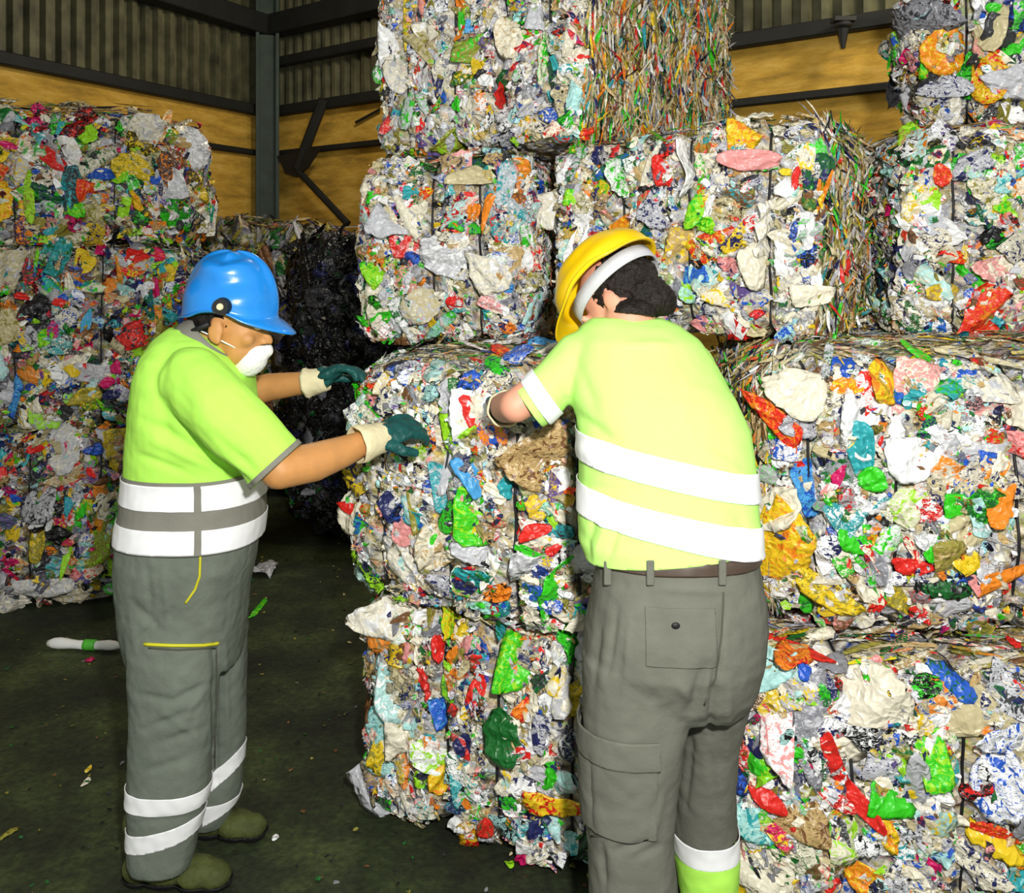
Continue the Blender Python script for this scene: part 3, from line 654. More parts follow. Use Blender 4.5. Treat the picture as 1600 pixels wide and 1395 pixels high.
# larger scraps that can be told apart (x, y, width, height in the photo, colour ...)
FEAT = {
 'r2r': [(1375,598,78,62,'yellow','wrapper',25,'orange'),(1440,600,75,70,'pink','plastic_film',10,'cream'),(1215,650,95,30,'red','wrapper',-45,'orange'),(1240,620,85,70,'cream','plastic_film',0),
   (1245,660,60,50,'lgrey','wrapper',20,'navy'),(1258,760,45,80,'sky','wrapper',15,'blue'),(1212,790,90,75,'cream','plastic_film',0),(1225,850,80,110,'yellow','plastic_bag',-25,'orange'),(1290,925,95,34,'yellow','plastic_film',-30,'olive'),
   (1365,660,110,110,'white','plastic_film',-30),(1425,720,80,60,'white','plastic_film',10),(1345,700,36,90,'teal','plastic_film',10),(1310,735,60,50,'grey','plastic_film',0,'dgreen'),(1360,745,38,34,'green','wrapper',0),
   (1580,640,95,50,'cream','plastic_film',0),(1582,685,60,36,'pink','wrapper',-15,'red'),(1535,713,22,22,'blue','bottle_cap',0),(1500,715,100,40,'lgrey','plastic_film',0),
   (1500,785,52,34,'green','wrapper',10),(1560,790,30,70,'orange','wrapper',-20),(1425,880,52,24,'red','wrapper',0),(1340,850,70,26,'green','wrapper',-20),(1410,900,60,20,'white','wrapper',5,'navy'),(1310,850,60,40,'white','wrapper',20,'navy'),
   (1480,880,50,100,'olive','plastic_film',15,'tan'),(1560,895,80,22,'orange','wrapper',15),(1395,925,130,36,'olive','plastic_film',-22,'yellow'),(1200,600,28,24,'dgreen','film_scrap',0),(1530,600,90,60,'cream','plastic_film',0,'lgrey'),(1420,790,60,60,'cream','plastic_film',0,'lime'),(1500,830,60,60,'sand','plastic_film',0),(1450,960,50,26,'tan','film_scrap',0),(1350,965,30,50,'pink','wrapper',35)],
 'r1r': [(1350,1100,125,110,'cream','cardboard_sheet',30),(1235,1035,80,50,'orange','wrapper',-25,'red'),(1250,1052,24,24,'blue','bottle_cap',0),(1200,1050,60,60,'pcyan','plastic_film',0),(1300,1045,40,30,'grey','film_scrap',0),
   (1265,1140,50,150,'grey','plastic_film',0,'lgrey'),(1300,1180,22,90,'red','wrapper',20),(1335,1240,26,110,'red','wrapper',50),(1375,1195,46,44,'lgrey','wrapper',0,'navy'),(1385,1245,60,50,'green','wrapper',-10),
   (1165,1170,40,46,'red','wrapper',20,'white'),(1205,1190,40,50,'lime','wrapper',0,'green'),(1215,1130,46,120,'white','plastic_film',0,'pink'),(1175,1215,50,40,'navy','film_scrap',10,'blue'),(1200,1245,60,26,'red','wrapper',-30),(1180,1275,70,60,'pcyan','plastic_film',0,'teal'),
   (1255,1275,70,60,'tan','crushed_bottle',0,'brown'),(1385,1300,36,50,'yellow','wrapper',0,'orange'),(1190,1365,90,70,'cream','plastic_film',10),(1180,1380,50,36,'yellow','wrapper',0),(1355,1370,60,50,'orange','wrapper',0,'yellow'),
   (1430,1220,36,130,'lgrey','plastic_film',5),(1450,1160,40,120,'green','wrapper',10,'lime'),(1560,1150,100,36,'white','wrapper',0,'blue'),(1560,1215,70,110,'white','plastic_film',0,'blue'),(1500,1110,100,60,'sand','plastic_film',10),(1560,1290,90,26,'red','wrapper',-30,'orange'),(1520,1340,90,36,'cream','plastic_film',-35,'navy'),(1450,1090,50,60,'orange','film_scrap',-30,'tan'),(1580,1015,26,16,'red','bottle_cap',0),(1310,1310,60,60,'cream','plastic_film',0,'lime'),(1245,1330,60,60,'cream','plastic_film',20,'dgreen'),(1590,1370,40,30,'teal','wrapper',0)],
 'r2l': [(740,800,66,90,'green','plastic_bag',0,'lime'),(733,740,40,60,'sky','wrapper',30),(860,915,48,100,'green','plastic_bag',-10),(808,812,22,46,'red','wrapper',15),(838,832,46,20,'red','wrapper',15),(838,720,90,90,'tan','cardboard_box',25,'brown'),(842,785,50,40,'yellow','cardboard_sheet',25,'tan'),
   (830,700,40,40,'white','wrapper',20,'tan'),(560,800,60,60,'cream','plastic_bag',0),(560,795,60,18,'red','wrapper',-15),(550,835,44,40,'tan','crushed_bottle',0,'yellow'),(655,805,36,30,'teal','wrapper',10),(788,560,24,60,'red','wrapper',-25,'orange'),(735,600,36,30,'blue','wrapper',20,'navy'),(815,560,46,40,'blue','wrapper',25,'lgrey'),(850,545,44,30,'sky','wrapper',20,'navy'),
   (705,670,20,80,'lime','film_scrap',15),(560,640,26,44,'navy','wrapper',-30,'blue'),(548,600,60,80,'sand','plastic_bag',0,'lime'),(575,575,20,26,'red','wrapper',-20),(540,655,36,40,'cream','plastic_film',0),(670,605,22,60,'pink','wrapper',0,'brown'),(700,620,60,50,'lgrey','plastic_film',0),(730,650,60,70,'white','plastic_film',0),(745,895,60,36,'teal','wrapper',10,'dgreen'),(690,910,60,30,'lgrey','wrapper',-25,'navy'),(790,720,14,30,'blue','film_scrap',0),(785,760,26,34,'teal','wrapper',0),(680,850,60,70,'cream','plastic_film',-30,'tan'),(740,860,70,50,'lgrey','plastic_film',0),(640,880,70,50,'cream','plastic_film',-35,'lgrey'),(825,880,60,60,'lgrey','plastic_film',0,'white'),(610,780,40,26,'navy','film_scrap',50),(680,760,24,70,'teal','film_scrap',5,'lgrey'),(648,790,24,70,'olive','film_scrap',5),(700,740,30,60,'lgrey','plastic_film',0),(600,600,60,30,'cream','plastic_film',20,'yellow'),(640,595,40,26,'white','wrapper',10,'blue')],
 'r1l': [(610,965,110,60,'cream','plastic_film',0,'white'),(700,970,54,40,'yellow','wrapper',-10,'lime'),(678,1010,24,36,'red','wrapper',0),(610,1060,40,110,'pcyan','plastic_film',0,'white'),(595,1130,40,60,'pcyan','plastic_film',0,'teal'),(682,1115,24,40,'blue','wrapper',0,'sky'),(705,1070,22,60,'lime','wrapper',0,'green'),(745,1080,24,44,'red','wrapper',-20),(745,1030,20,36,'red','wrapper',0,'brown'),(805,1040,60,70,'green','plastic_bag',-30,'lime'),(885,1010,40,60,'green','plastic_bag',0,'dgreen'),(790,1150,60,80,'dgreen','crushed_bottle',20),(830,1105,50,40,'orange','wrapper',0,'red'),(892,1085,34,50,'yellow','wrapper',0,'olive'),(868,1250,90,30,'yellow','wrapper',-5,'red'),(680,1215,30,36,'yellow','wrapper',0,'orange'),(660,1210,22,30,'lime','wrapper',0),(715,1230,24,44,'teal','wrapper',0,'pcyan'),(640,1140,70,60,'cream','plastic_film',0),(670,1180,60,44,'white','plastic_film',-10,'lime'),(825,1330,36,26,'magenta','wrapper',0),(825,1315,26,20,'white','bottle_cap',0),(755,1285,26,28,'red','wrapper',-20,'brown'),(725,1315,60,30,'cream','plastic_film',0),(900,1370,80,60,'cream','plastic_film',-20,'lgrey'),(595,1175,30,50,'yellow','wrapper',-25,'olive'),(565,1245,26,30,'green','wrapper',0),(628,1265,20,20,'teal','bottle_cap',0),(560,935,22,22,'orange','wrapper',-30),(545,1040,24,34,'red','wrapper',30,'pink'),(780,975,110,20,'teal','plastic_film',4,'dgreen'),(900,1310,26,30,'pcyan','wrapper',0,'teal'),(880,1160,36,50,'navy','wrapper',30,'white'),(845,1140,30,60,'lgrey','crushed_bottle',0,'navy'),(600,1000,40,30,'orange','wrapper',0,'tan')],
 'r3l': [(770,430,60,50,'cream','plastic_film',0,'lgrey'),(632,385,40,36,'red','wrapper',0,'pink'),(640,303,26,18,'teal','wrapper',0),(590,425,40,40,'lime','wrapper',20,'green'),(710,470,24,22,'red','wrapper',0),(790,445,26,14,'sky','wrapper',-20,'blue'),(735,330,20,26,'orange','wrapper',0),(710,360,20,24,'orange','wrapper',0,'red'),(790,290,26,70,'lgrey','plastic_film',-10,'teal'),(765,330,12,50,'orange','wrapper',-15),(695,400,70,60,'lgrey','plastic_film',0,'white'),(560,380,40,26,'orange','wrapper',-20,'red'),(610,340,60,70,'lgrey','plastic_film',0),(730,280,60,30,'sand','plastic_film',0),(545,425,16,30,'tan','crushed_bottle',0,'yellow'),(600,470,50,60,'cream','plastic_film',0),(660,480,60,50,'sand','plastic_film',10,'lgrey'),(680,505,24,50,'yellow','film_scrap',0,'olive')],
 'r3c': [(880,330,90,60,'cream','plastic_film',0,'white'),(905,310,44,22,'lime','wrapper',0,'green'),(870,400,70,90,'white','plastic_film',0,'red'),(1028,265,22,44,'red','wrapper',15),(1045,285,14,16,'red','bottle_cap',0),(1090,330,26,50,'lime','wrapper',-10,'green'),(1075,260,60,70,'white','plastic_film',0),(970,355,76,30,'orange','wrapper',20,'yellow'),(1160,215,46,36,'yellow','wrapper',-15,'orange'),(1170,250,90,30,'pink','plastic_film',0),(1245,280,30,36,'red','wrapper',-20),(1228,272,20,14,'yellow','wrapper',0),(1190,350,66,80,'cream','plastic_film',0,'white'),(1180,415,60,64,'cream','plastic_film',15),(1225,405,40,70,'white','plastic_film',30),(1085,430,60,24,'blue','wrapper',5,'sky'),(1075,385,70,50,'tan','plastic_film',0,'yellow'),(1080,460,50,30,'pcyan','plastic_film',0,'lime'),(1235,300,60,40,'white','plastic_film',0),(1150,370,24,60,'yellow','wrapper',-35,'navy'),(1020,330,50,60,'lgrey','plastic_film',0,'navy'),(965,280,60,60,'white','plastic_film',0,'green'),(865,250,60,36,'cream','plastic_film',0,'pink'),(1265,460,60,30,'cream','plastic_film',0),(1130,465,70,30,'cream','plastic_film',0,'yellow'),(1000,440,40,50,'white','plastic_film',0,'navy'),(1325,330,20,70,'orange','wrapper',5,'red'),(1315,410,14,40,'red','wrapper',0),(1190,190,40,20,'cream','film_scrap',0)],
 'r4': [(672,55,50,56,'cream','plastic_film',0,'white'),(735,42,20,16,'sky','wrapper',0),(775,150,38,36,'red','wrapper',20),(720,165,22,24,'green','wrapper',0),(645,235,36,18,'lime','wrapper',-40,'green'),(610,200,22,36,'red','wrapper',-20,'pink'),(595,25,22,22,'pink','wrapper',-30,'orange'),(845,90,30,90,'cream','plastic_film',0,'green'),(852,150,20,16,'teal','wrapper',0),(842,92,14,12,'red','wrapper',0),(700,115,44,50,'cream','plastic_film',20,'grey'),(885,180,30,30,'green','wrapper',0,'dgreen'),(912,205,22,20,'red','wrapper',0,'orange'),(640,25,14,90,'yellow','wrapper',0,'olive'),(650,115,12,44,'brown','wrapper',0,'red'),(620,120,40,60,'cream','plastic_film',0,'lgrey'),(740,80,60,40,'olive','film_scrap',0,'green'),(800,60,50,60,'cream','plastic_film',0,'tan'),(800,210,50,40,'lgrey','plastic_film',-40,'navy'),(610,75,30,60,'white','plastic_film',0),(710,220,60,50,'olive','film_scrap',0,'lime'),(835,30,24,40,'lgrey','plastic_film',0),(680,260,70,20,'lgrey','plastic_film',-20)],
 'r3r': [(1430,220,44,44,'lime','wrapper',0,'olive'),(1472,215,36,50,'white','wrapper',0,'violet'),(1468,275,26,30,'red','wrapper',-20,'orange'),(1435,320,50,60,'cream','wrapper',0,'yellow'),(1487,403,34,18,'red','wrapper',0,'orange'),(1412,440,20,44,'red','wrapper',-40),(1545,215,44,40,'white','wrapper',0,'navy'),(1520,260,50,44,'lgrey','wrapper',10,'navy'),(1590,250,40,50,'green','wrapper',0,'white'),(1580,280,60,40,'pcyan','wrapper',10,'teal'),(1570,325,60,20,'lime','wrapper',10,'green'),(1555,375,44,20,'dgreen','wrapper',20,'green'),(1450,370,60,50,'cream','plastic_film',0,'navy'),(1450,350,50,40,'lgrey','plastic_film',-30),(1550,420,80,36,'pink','plastic_film',0,'cream'),(1465,455,60,24,'yellow','wrapper',0,'tan'),(1540,300,60,40,'cream','plastic_film',0,'olive'),(1590,195,20,44,'pcyan','wrapper',0),(1420,400,40,40,'cream','plastic_film',0,'navy'),(1500,190,70,36,'sand','plastic_film',0)],
 'r4r': [(1465,85,60,64,'orange','plastic_bag',10,'yellow'),(1450,95,26,44,'lime','wrapper',0,'green'),(1522,115,44,70,'green','plastic_bag',0,'dgreen'),(1450,25,90,60,'grey','plastic_film',10,'dgrey'),(1480,140,70,30,'lgrey','plastic_film',0,'navy'),(1588,80,34,30,'green','wrapper',0),(1575,130,60,44,'lgrey','plastic_film',0),(1590,15,40,40,'green','wrapper',10,'lgrey'),(1555,50,60,44,'dgrey','plastic_film',-30),(1540,160,14,60,'red','film_scrap',0),(1430,140,30,60,'lgrey','plastic_film',0)],
 'l3': [(225,215,44,80,'cream','plastic_bag',-30,'lgrey'),(285,235,70,70,'white','plastic_bag',0,'lgrey'),(270,285,44,44,'lgrey','plastic_bag',0,'white'),(148,212,34,30,'lime','wrapper',0),(115,215,20,18,'blue','wrapper',0),(30,195,60,16,'pcyan','wrapper',-25,'teal'),(25,225,70,20,'yellow','wrapper',-8,'olive'),(12,232,24,10,'magenta','wrapper',-8),(195,282,34,20,'lime','wrapper',5,'green'),(222,310,22,30,'yellow','wrapper',0,'orange'),(200,325,16,44,'lime','wrapper',-25),(268,345,58,22,'green','crushed_bottle',-20,'dgreen'),(302,298,26,36,'yellow','wrapper',0,'olive'),(128,298,34,36,'red','wrapper',0,'orange'),(248,287,14,14,'blue','bottle_cap',0),(8,320,30,50,'yellow','wrapper',0,'orange'),(50,310,14,90,'lime','wrapper',10,'olive'),(115,330,24,36,'green','wrapper',0,'lime'),(35,265,40,50,'lgrey','plastic_film',0,'yellow'),(150,340,44,50,'sand','plastic_bag',0,'olive'),(155,248,26,18,'yellow','wrapper',0,'orange'),(95,230,40,60,'lgrey','plastic_bag',20),(110,262,44,36,'white','plastic_bag',0,'lgrey'),(65,195,30,30,'cream','plastic_bag',-30),(172,365,10,40,'black','film_scrap',0),(320,320,14,20,'red','film_scrap',0)],
 'l2': [(155,395,24,20,'magenta','wrapper',0),(215,405,32,24,'red','wrapper',-20),(248,400,24,20,'magenta','wrapper',-30,'red'),(263,430,26,26,'yellow','wrapper',0,'olive'),(250,450,14,30,'magenta','wrapper',20),(20,420,60,60,'sand','plastic_bag',0,'lgrey'),(65,410,12,36,'lime','wrapper',-20,'green'),(15,480,30,30,'orange','wrapper',0,'brown'),(38,458,20,12,'red','wrapper',0),(85,515,16,26,'magenta','wrapper',0,'violet'),(140,505,14,36,'sky','wrapper',-10,'teal'),(15,510,36,50,'sand','plastic_bag',0,'olive'),(195,430,10,60,'orange','wrapper',0,'olive'),(50,580,34,34,'orange','wrapper',-30,'tan'),(5,610,36,44,'lgrey','plastic_bag',0),(30,620,14,60,'sky','wrapper',-20,'blue'),(168,600,20,16,'magenta','wrapper',0),(188,572,18,18,'magenta','wrapper',0),(195,620,26,44,'lgrey','plastic_bag',0,'violet'),(170,630,14,40,'lime','wrapper',20,'green'),(135,615,40,26,'olive','wrapper',0,'yellow'),(145,580,60,26,'lgrey','plastic_bag',-20),(60,625,24,36,'cream','plastic_film',30),(180,450,22,22,'orange','wrapper',0,'tan'),(115,440,14,30,'cream','film_scrap',0),(240,490,26,26,'orange','wrapper',0,'olive')],
 'l1': [(105,700,44,80,'lgrey','plastic_bag',20,'cream'),(160,675,24,20,'orange','wrapper',0),(195,665,36,16,'blue','wrapper',20,'navy'),(145,700,26,16,'blue','wrapper',0,'navy'),(35,705,14,50,'magenta','wrapper',0,'red'),(65,653,14,20,'magenta','wrapper',0),(55,690,14,40,'yellow','wrapper',0,'orange'),(160,765,24,30,'orange','wrapper',0,'tan'),(165,830,40,90,'olive','plastic_film',0,'lime'),(155,820,20,40,'orange','wrapper',0,'yellow'),(135,800,16,30,'green','wrapper',-30),(112,780,14,44,'teal','wrapper',-10,'sky'),(65,790,60,50,'lgrey','plastic_bag',0,'dgrey'),(65,840,30,70,'olive','wrapper',10,'yellow'),(15,830,36,36,'yellow','wrapper',0,'olive'),(18,885,14,40,'magenta','wrapper',20,'red'),(110,800,14,40,'lgrey','film_scrap',-20),(105,870,10,60,'lime','wrapper',-10),(30,770,14,14,'blue','bottle_cap',0),(60,915,100,26,'lgrey','plastic_film',0,'cream'),(150,920,90,26,'cream','plastic_film',0,'sand'),(10,930,60,24,'cream','plastic_film',0,'lgrey'),(110,925,60,20,'sand','plastic_film',0,'lgrey'),(5,740,20,20,'red','wrapper',0),(120,640,60,16,'olive','wrapper',0,'yellow'),(180,880,24,36,'lime','film_scrap',0,'olive')],
}
for k, lst in FEAT.items():
    for it in lst: b[k].add(*it)
for k in ('h1', 'h2'):
    if 'group' in b[k].root: del b[k].root['group']

# ------------------------------------------------------------------ people helpers
def ellf(bm, O, fr, p, r, **kw):
    """ellipsoid in a head/hand frame fr=(f,s,u)"""
    R = Matrix((fr[0], fr[1], fr[2])).transposed()
    add_ell(bm, O+R@V(p), r, R, **kw)
def head_prims(bm, O, fr, k=1.0):
    R = Matrix((fr[0], fr[1], fr[2])).transposed()
    def e(p, r): add_ell(bm, O+R@(V(p)*k), tuple(x*k for x in r), R)
    def c(ps, rs): chain(bm, [O+R@(V(p)*k) for p in ps], [x*k for x in rs], 12)
    e((-.012, 0, .045), (.097, .077, .092)); e((.03, 0, -.01), (.068, .062, .085)); e((.035, 0, -.06), (.055, .052, .05))
    e((.062, 0, -.098), (.028, .026, .02))
    c(((.088, 0, .012), (.100, 0, -.012), (.110, 0, -.032)), (.007, .008, .0105))
    for s in (-1, 1):
        e((.100, s*.012, -.035), (.009, .008, .008))
        c(((.088, s*.045, .030), (.096, s*.018, .030)), (.009, .009))
        e((.064, s*.042, -.028), (.022, .018, .020))
        e((-.004, s*.078, -.012), (.021, .009, .033)); e((.004, s*.080, -.034), (.010, .008, .012))
        e((.083, s*.031, .0185), (.011, .0155, .008))
    c(((.098, -.02, -.064), (.104, 0, -.062), (.098, .02, -.064)), (.006, .008, .006))
    c(((.096, -.016, -.074), (.101, 0, -.075), (.096, .016, -.074)), (.006, .008, .006))
def eyes(O, fr, k, parent):
    R = Matrix((fr[0], fr[1], fr[2])).transposed()
    for s in (-1, 1):
        bm = bmesh.new(); add_ell(bm, O+R@(V((.0865, s*.031, .008))*k), (.0125*k,)*3, R)
        e = obj('eye', bm, M['eye'], parent, True)
        bm = bmesh.new(); add_ell(bm, O+R@(V((.097, s*.031, .007))*k), (.003*k, .0055*k, .0055*k), R)
        obj('iris', bm, M['iris'], e, True)
def frame(f, u):
    f = V(f).normalized(); u = V(u); u = (u-f*u.dot(f)).normalized(); s = u.cross(f)
    return (f, s, u)          # s points to the person's left
def helmet(parent, O, fr, L, W, H, brim, mat, rim_back=.02, name='hard_hat', ridge=.004, front_drop=.0, drop=.018):
    R = Matrix((fr[0], fr[1], fr[2])).transposed()
    bm = bmesh.new(); seg = 72; rows = 22; prev = None; top = bm.verts.new(O+R@V((0, 0, H)))
    for i in range(1, rows+1):
        t = i/rows; ring = []
        for j in range(seg):
            th = 2*PI*j/seg; c, s = math.cos(th), math.sin(th)
            if t <= .8:
                q = t/.8; ph = q*PI/2; r = math.sin(ph)**.92; z = H*math.cos(ph)**.95 if q < 1 else 0
                ex = 1.0
            else:
                q = 1; r = 1; z = 0
            x = L*c*r; y = W*s*r
            zz = z-rim_back*max(0, -c)**1.5*(min(1, t/.8)**3)-front_drop*max(0, c)*(min(1, t/.8)**3)
            # moulded ridges along the sides and crown
            if t < .8:
                m = ridge*math.sin(q*15+2.2*abs(c))*max(0, math.sin(q*PI))*abs(s)**1.2
                m += ridge*1.2*math.exp(-(s/.16)**2)*math.sin(q*PI)**.5
                nn = V((x/L**2, y/W**2, z/H**2)).normalized(); x += nn.x*m; y += nn.y*m; zz += nn.z*m
            else:
                e = (t-.8)/.2
                out = .007+brim*max(0, c)**2.2
                x += c*out*e; y += s*(.007+brim*.25*max(0, c)**2)*e; zz -= (.004*e*e+drop*max(0, c)**2*e**1.3)-.004*e
            # cut-outs above the ears
            if t > .55: zz += .016*math.exp(-((abs(s)-1)/.10)**2)*((t-.55)/.45)
            ring.append(bm.verts.new(O+R@V((x, y, zz))))
        for j in range(seg):
            k = (j+1) % seg
            if prev is None: bm.faces.new((top, ring[j], ring[k]))
            else: bm.faces.new((prev[j], ring[j], ring[k], prev[k]))
        prev = ring
    o = obj(name, bm, mat, parent, True); s = o.modifiers.new('t', 'SOLIDIFY'); s.thickness = .004; s.offset = -1
    return o
def glove(parent, wrist, d, n, side, name_hand, curl=.45, k=1.0, cuff_len=.055, cuff_r=.045, thumb_sp=.9, fr_mat='gl_green', elbow=None, spread=.12):
    """wrist point, d towards the fingers, n the way the palm faces, side=+1 puts the thumb on d x n"""
    d = V(d).normalized(); n = V(n); n = (n-d*n.dot(d)).normalized(); s = d.cross(n)*side
    bm = bmesh.new()
    R = Matrix((d, s, n)).transposed()
    add_ell(bm, wrist+d*.05*k, (.056*k, .043*k, .021*k), R); chain(bm, [wrist-d*.01, wrist+d*.03*k], [.030*k, .032*k])
    for i, (off, ln) in enumerate(((.031, .078), (.011, .088), (-.010, .082), (-.030, .064))):
        p = wrist+(d*.088*k)+s*off*k; a = curl*.6; dirr = (d+s*(off*spread/.03)).normalized(); pts = [p-d*.02*k+n*.0]; pts.append(p)
        for j, fr_ in enumerate((.45, .32, .26)):
            a += curl*(.5+.25*j)
            v = (dirr*math.cos(a)+n*math.sin(a)); p = p+v*ln*k*fr_; pts.append(p)
        chain(bm, pts, [.013*k, .0125*k, .0118*k, .011*k, .0098*k], 12)
    p = wrist+d*.025*k+s*.034*k; pts = [wrist+d*.015*k+s*.015*k, p]
    v = (d*.75+s*thumb_sp*.8+n*.35).normalized(); p = p+v*.042*k; pts.append(p)
    v = (d*.9+s*.25+n*.55).normalized(); p = p+v*.034*k; pts.append(p)
    chain(bm, pts, [.02*k, .0165*k, .0135*k, .0115*k], 12)
    me = remesh(bm, .0032, 3); wrinkle(me, .0012, 60, (), .0006)
    g = link_mesh('glove', me, M[fr_mat], parent, True); g['label'] = 'dark green work glove' if fr_mat == 'gl_green' else 'pale work glove'
    bm = bmesh.new(); ax = (wrist-elbow).normalized() if elbow is not None else d
    a, b2 = frame_of(ax); rings = []
    prof = [(-cuff_len, cuff_r), (-cuff_len*.75, cuff_r*1.02), (-.02, cuff_r*.93), (.0, cuff_r*.86), (.022, cuff_r*.80), (.040, cuff_r*.72)]
    for t, r in prof:
        c = wrist+ax*t
        rings.append([bm.verts.new(c+(a*math.cos(q)+b2*math.sin(q))*r*(1+.035*math.sin(q*7+t*90))) for q in [2*PI*i/40 for i in range(40)]])
    for i in range(len(rings)-1):
        for j in range(40): bm.faces.new((rings[i][j], rings[i][(j+1) % 40], rings[i+1][(j+1) % 40], rings[i+1][j]))
    cf = obj('glove_cuff', bm, M['gl_cream'], g, True); so = cf.modifiers.new('t', 'SOLIDIFY'); so.thickness = .004; so.offset = -1
    return g
def boot(parent, X, Y, yaw, L=.29, shaft=.2):
    d = V((math.cos(yaw), math.sin(yaw), 0)); s = V((-d.y, d.x, 0)); R = Matrix((d, s, V((0, 0, 1)))).transposed()
    h = V((X, Y, 0)); bm = bmesh.new()
    for p, r in (((.04, 0, .045), (.045, .038, .045)), ((.11, 0, .048), (.075, .040, .048)), ((.20, 0, .040), (.065, .048, .040)), ((.245, 0, .034), (.048, .042, .034)), ((.06, 0, .085), (.05, .042, .05))):
        add_ell(bm, h+R@(V(p)*(L/.29)), tuple(q*L/.29 for q in r), R)
    chain(bm, [h+d*.06+V((0, 0, .09)), h+d*.05+V((0, 0, shaft))], [.046, .052])
    me = remesh(bm, .0045, 3); wrinkle(me, .002, 30)
    bm = bmesh.new(); bm.from_mesh(me)
    for v in bm.verts: v.co.z = max(v.co.z, .004)
    bm.to_mesh(me); bm.free()
    o = link_mesh('boot', me, M['boot'], parent, True)
    so = patch('sole', me, [(V((0, 0, .026)), V((0, 0, 1)))], M['black'], o, .004, .003)
    return o
UP = V((0, 0, 1)); XR = V((1, 0, 0)); YA = V((0, 1, 0))

# ================================================================== worker in the blue helmet
YT = 2.47
torso = [(512, 268, 315, YT, .07), (530, 246, 345, YT, .13), (556, 232, 368, YT, .185), (590, 223, 388, YT, .205), (640, 214, 396, YT, .20), (700, 207, 402, YT, .18), (745, 203, 408, YT, .17), (800, 196, 410, YT, .17), (850, 190, 404, YT, .175), (875, 190, 395, YT, .17)]
sh = P(300, 596, 2.31); el = P(437, 733, 2.25); wr = P(575, 688, 2.42)
fsh = P(325, 590, 2.62); fel = P(356, 622, 2.80); fwr = P(492, 596, 2.76)
pelvis = [(835, 191, 402, YT, .165), (870, 189, 396, YT, .165), (920, 189, 386, 2.49, .17), (970, 196, 381, 2.5, .17), (1010, 203, 376, 2.51, .16), (1030, 206, 374, 2.51, .13)]
nleg = [(940, 196, 335, 2.41, .09), (1050, 203, 340, 2.40, .092), (1150, 205, 336, 2.40, .088), (1230, 203, 326, 2.40, .084), (1290, 202, 310, 2.40, .078), (1338, 203, 302, 2.40, .075), (1352, 207, 298, 2.40, .07)]
fleg = [(940, 272, 386, 2.60, .085), (1050, 270, 384, 2.61, .085), (1150, 272, 382, 2.62, .08), (1230, 270, 376, 2.62, .075), (1268, 282, 362, 2.62, .068), (1284, 290, 352, 2.62, .06)]
OH = P(358, 507, YT); frA = frame((.985, -.06, -.09), (.09, 0, 1)); kA = 1.06
bm = bmesh.new()
loft(bm, torso[1:], shrink=.028); loft(bm, pelvis, shrink=.016); loft(bm, nleg, shrink=.025); loft(bm, fleg, shrink=.022)
chain(bm, [sh, P(372, 668, 2.26), el, P(490, 722, 2.31), P(535, 706, 2.37), wr], [.055, .050, .050, .050, .042, .031])
chain(bm, [fsh, fel, P(420, 605, 2.79), fwr], [.058, .046, .044, .032])
chain(bm, [V((xpx(300, YT), YT, zpx(565, YT))), P(325, 540, YT), OH+V((-.02, 0, -.03))], [.062, .058, .058])
chain(bm, [V((xpx(255, 2.40), 2.41, .22)), V((xpx(255, 2.40), 2.41, .10))], [.05, .045]); chain(bm, [P(318, 1255, 2.62), V((xpx(315, 2.62), 2.62, .10))], [.045, .042])
head_prims(bm, OH, frA, kA)
me = remesh(bm, .0055, 2)
wa = link_mesh('person', me, M['skin_a'], None, True)
tag(wa, 'person in blue helmet, white mask and yellow-green polo, reaching both gloved hands to the bale', 'person')
eyes(OH, frA, kA, wa)
# shirt
bm = bmesh.new(); loft(bm, torso)
ax = (el-sh).normalized()
chain(bm, [sh, P(345, 640, 2.25), P(385, 682, 2.24), P(425, 722, 2.245), P(440, 737, 2.245)], [.088, .087, .085, .082, .081])
chain(bm, [fsh, P(345, 608, 2.72), P(352, 618, 2.79)], [.085, .075, .068])
me = remesh(bm, .006, 5)
wrinkle(me, .004, 8, [(225, 655, 300, 700, 9, -.009), (300, 700, 392, 758, 7, -.014), (290, 560, 330, 660, 18, .007), (250, 600, 262, 700, 12, -.008), (330, 600, 420, 700, 12, -.007), (240, 690, 350, 735, 9, .009), (215, 710, 300, 742, 6, -.007), (262, 540, 250, 600, 9, -.006), (345, 690, 400, 740, 8, -.007), (370, 640, 430, 730, 8, .004)])
bm = bmesh.new(); loft(bm, torso); tme = remesh(bm, .006, 5); wrinkle(tme, .004, 8, (), .0015)
shirtA = me; hemc = P(432, 728, 2.25); axh = (P(443, 735, 2.25)-P(385, 672, 2.25)).normalized()
HB = 1.112
po = garment('polo_shirt', me, M['hivis'], wa, [(V((0, 0, HB)), V((0, 0, -1)), P(288, 860, YT), .33), (hemc, axh, hemc, .13)])
po['label'] = 'fluorescent yellow-green short-sleeved polo'
near = [(P(300, 0, 2.2), V((0, 0, 0)))]
cen = P(300, 800, YT)
pl = lambda z0, z1: [(V((0, 0, z1)), V((0, 0, 1))), (V((0, 0, z0)), V((0, 0, -1)))]
hm = patch('hem_panel', tme, pl(.925, HB+.002), M['hem'], po, 0, .003); hm['label'] = 'grey lower part of the polo'
xs_, xe_ = xpx(303, 2.30), xpx(313, 2.30)
for z0, z1 in ((1.040, 1.106), (.928, .990)):
    o = patch('reflective_band', tme, pl(z0, z1)+[(V((xs_, 0, 0)), V((1, 0, 0)))], M['reflect'], hm, .0045, .002)
    o = patch('reflective_band', tme, pl(z0, z1)+[(V((xe_, 0, 0)), V((-1, 0, 0)))], M['reflect'], hm, .0045, .002)
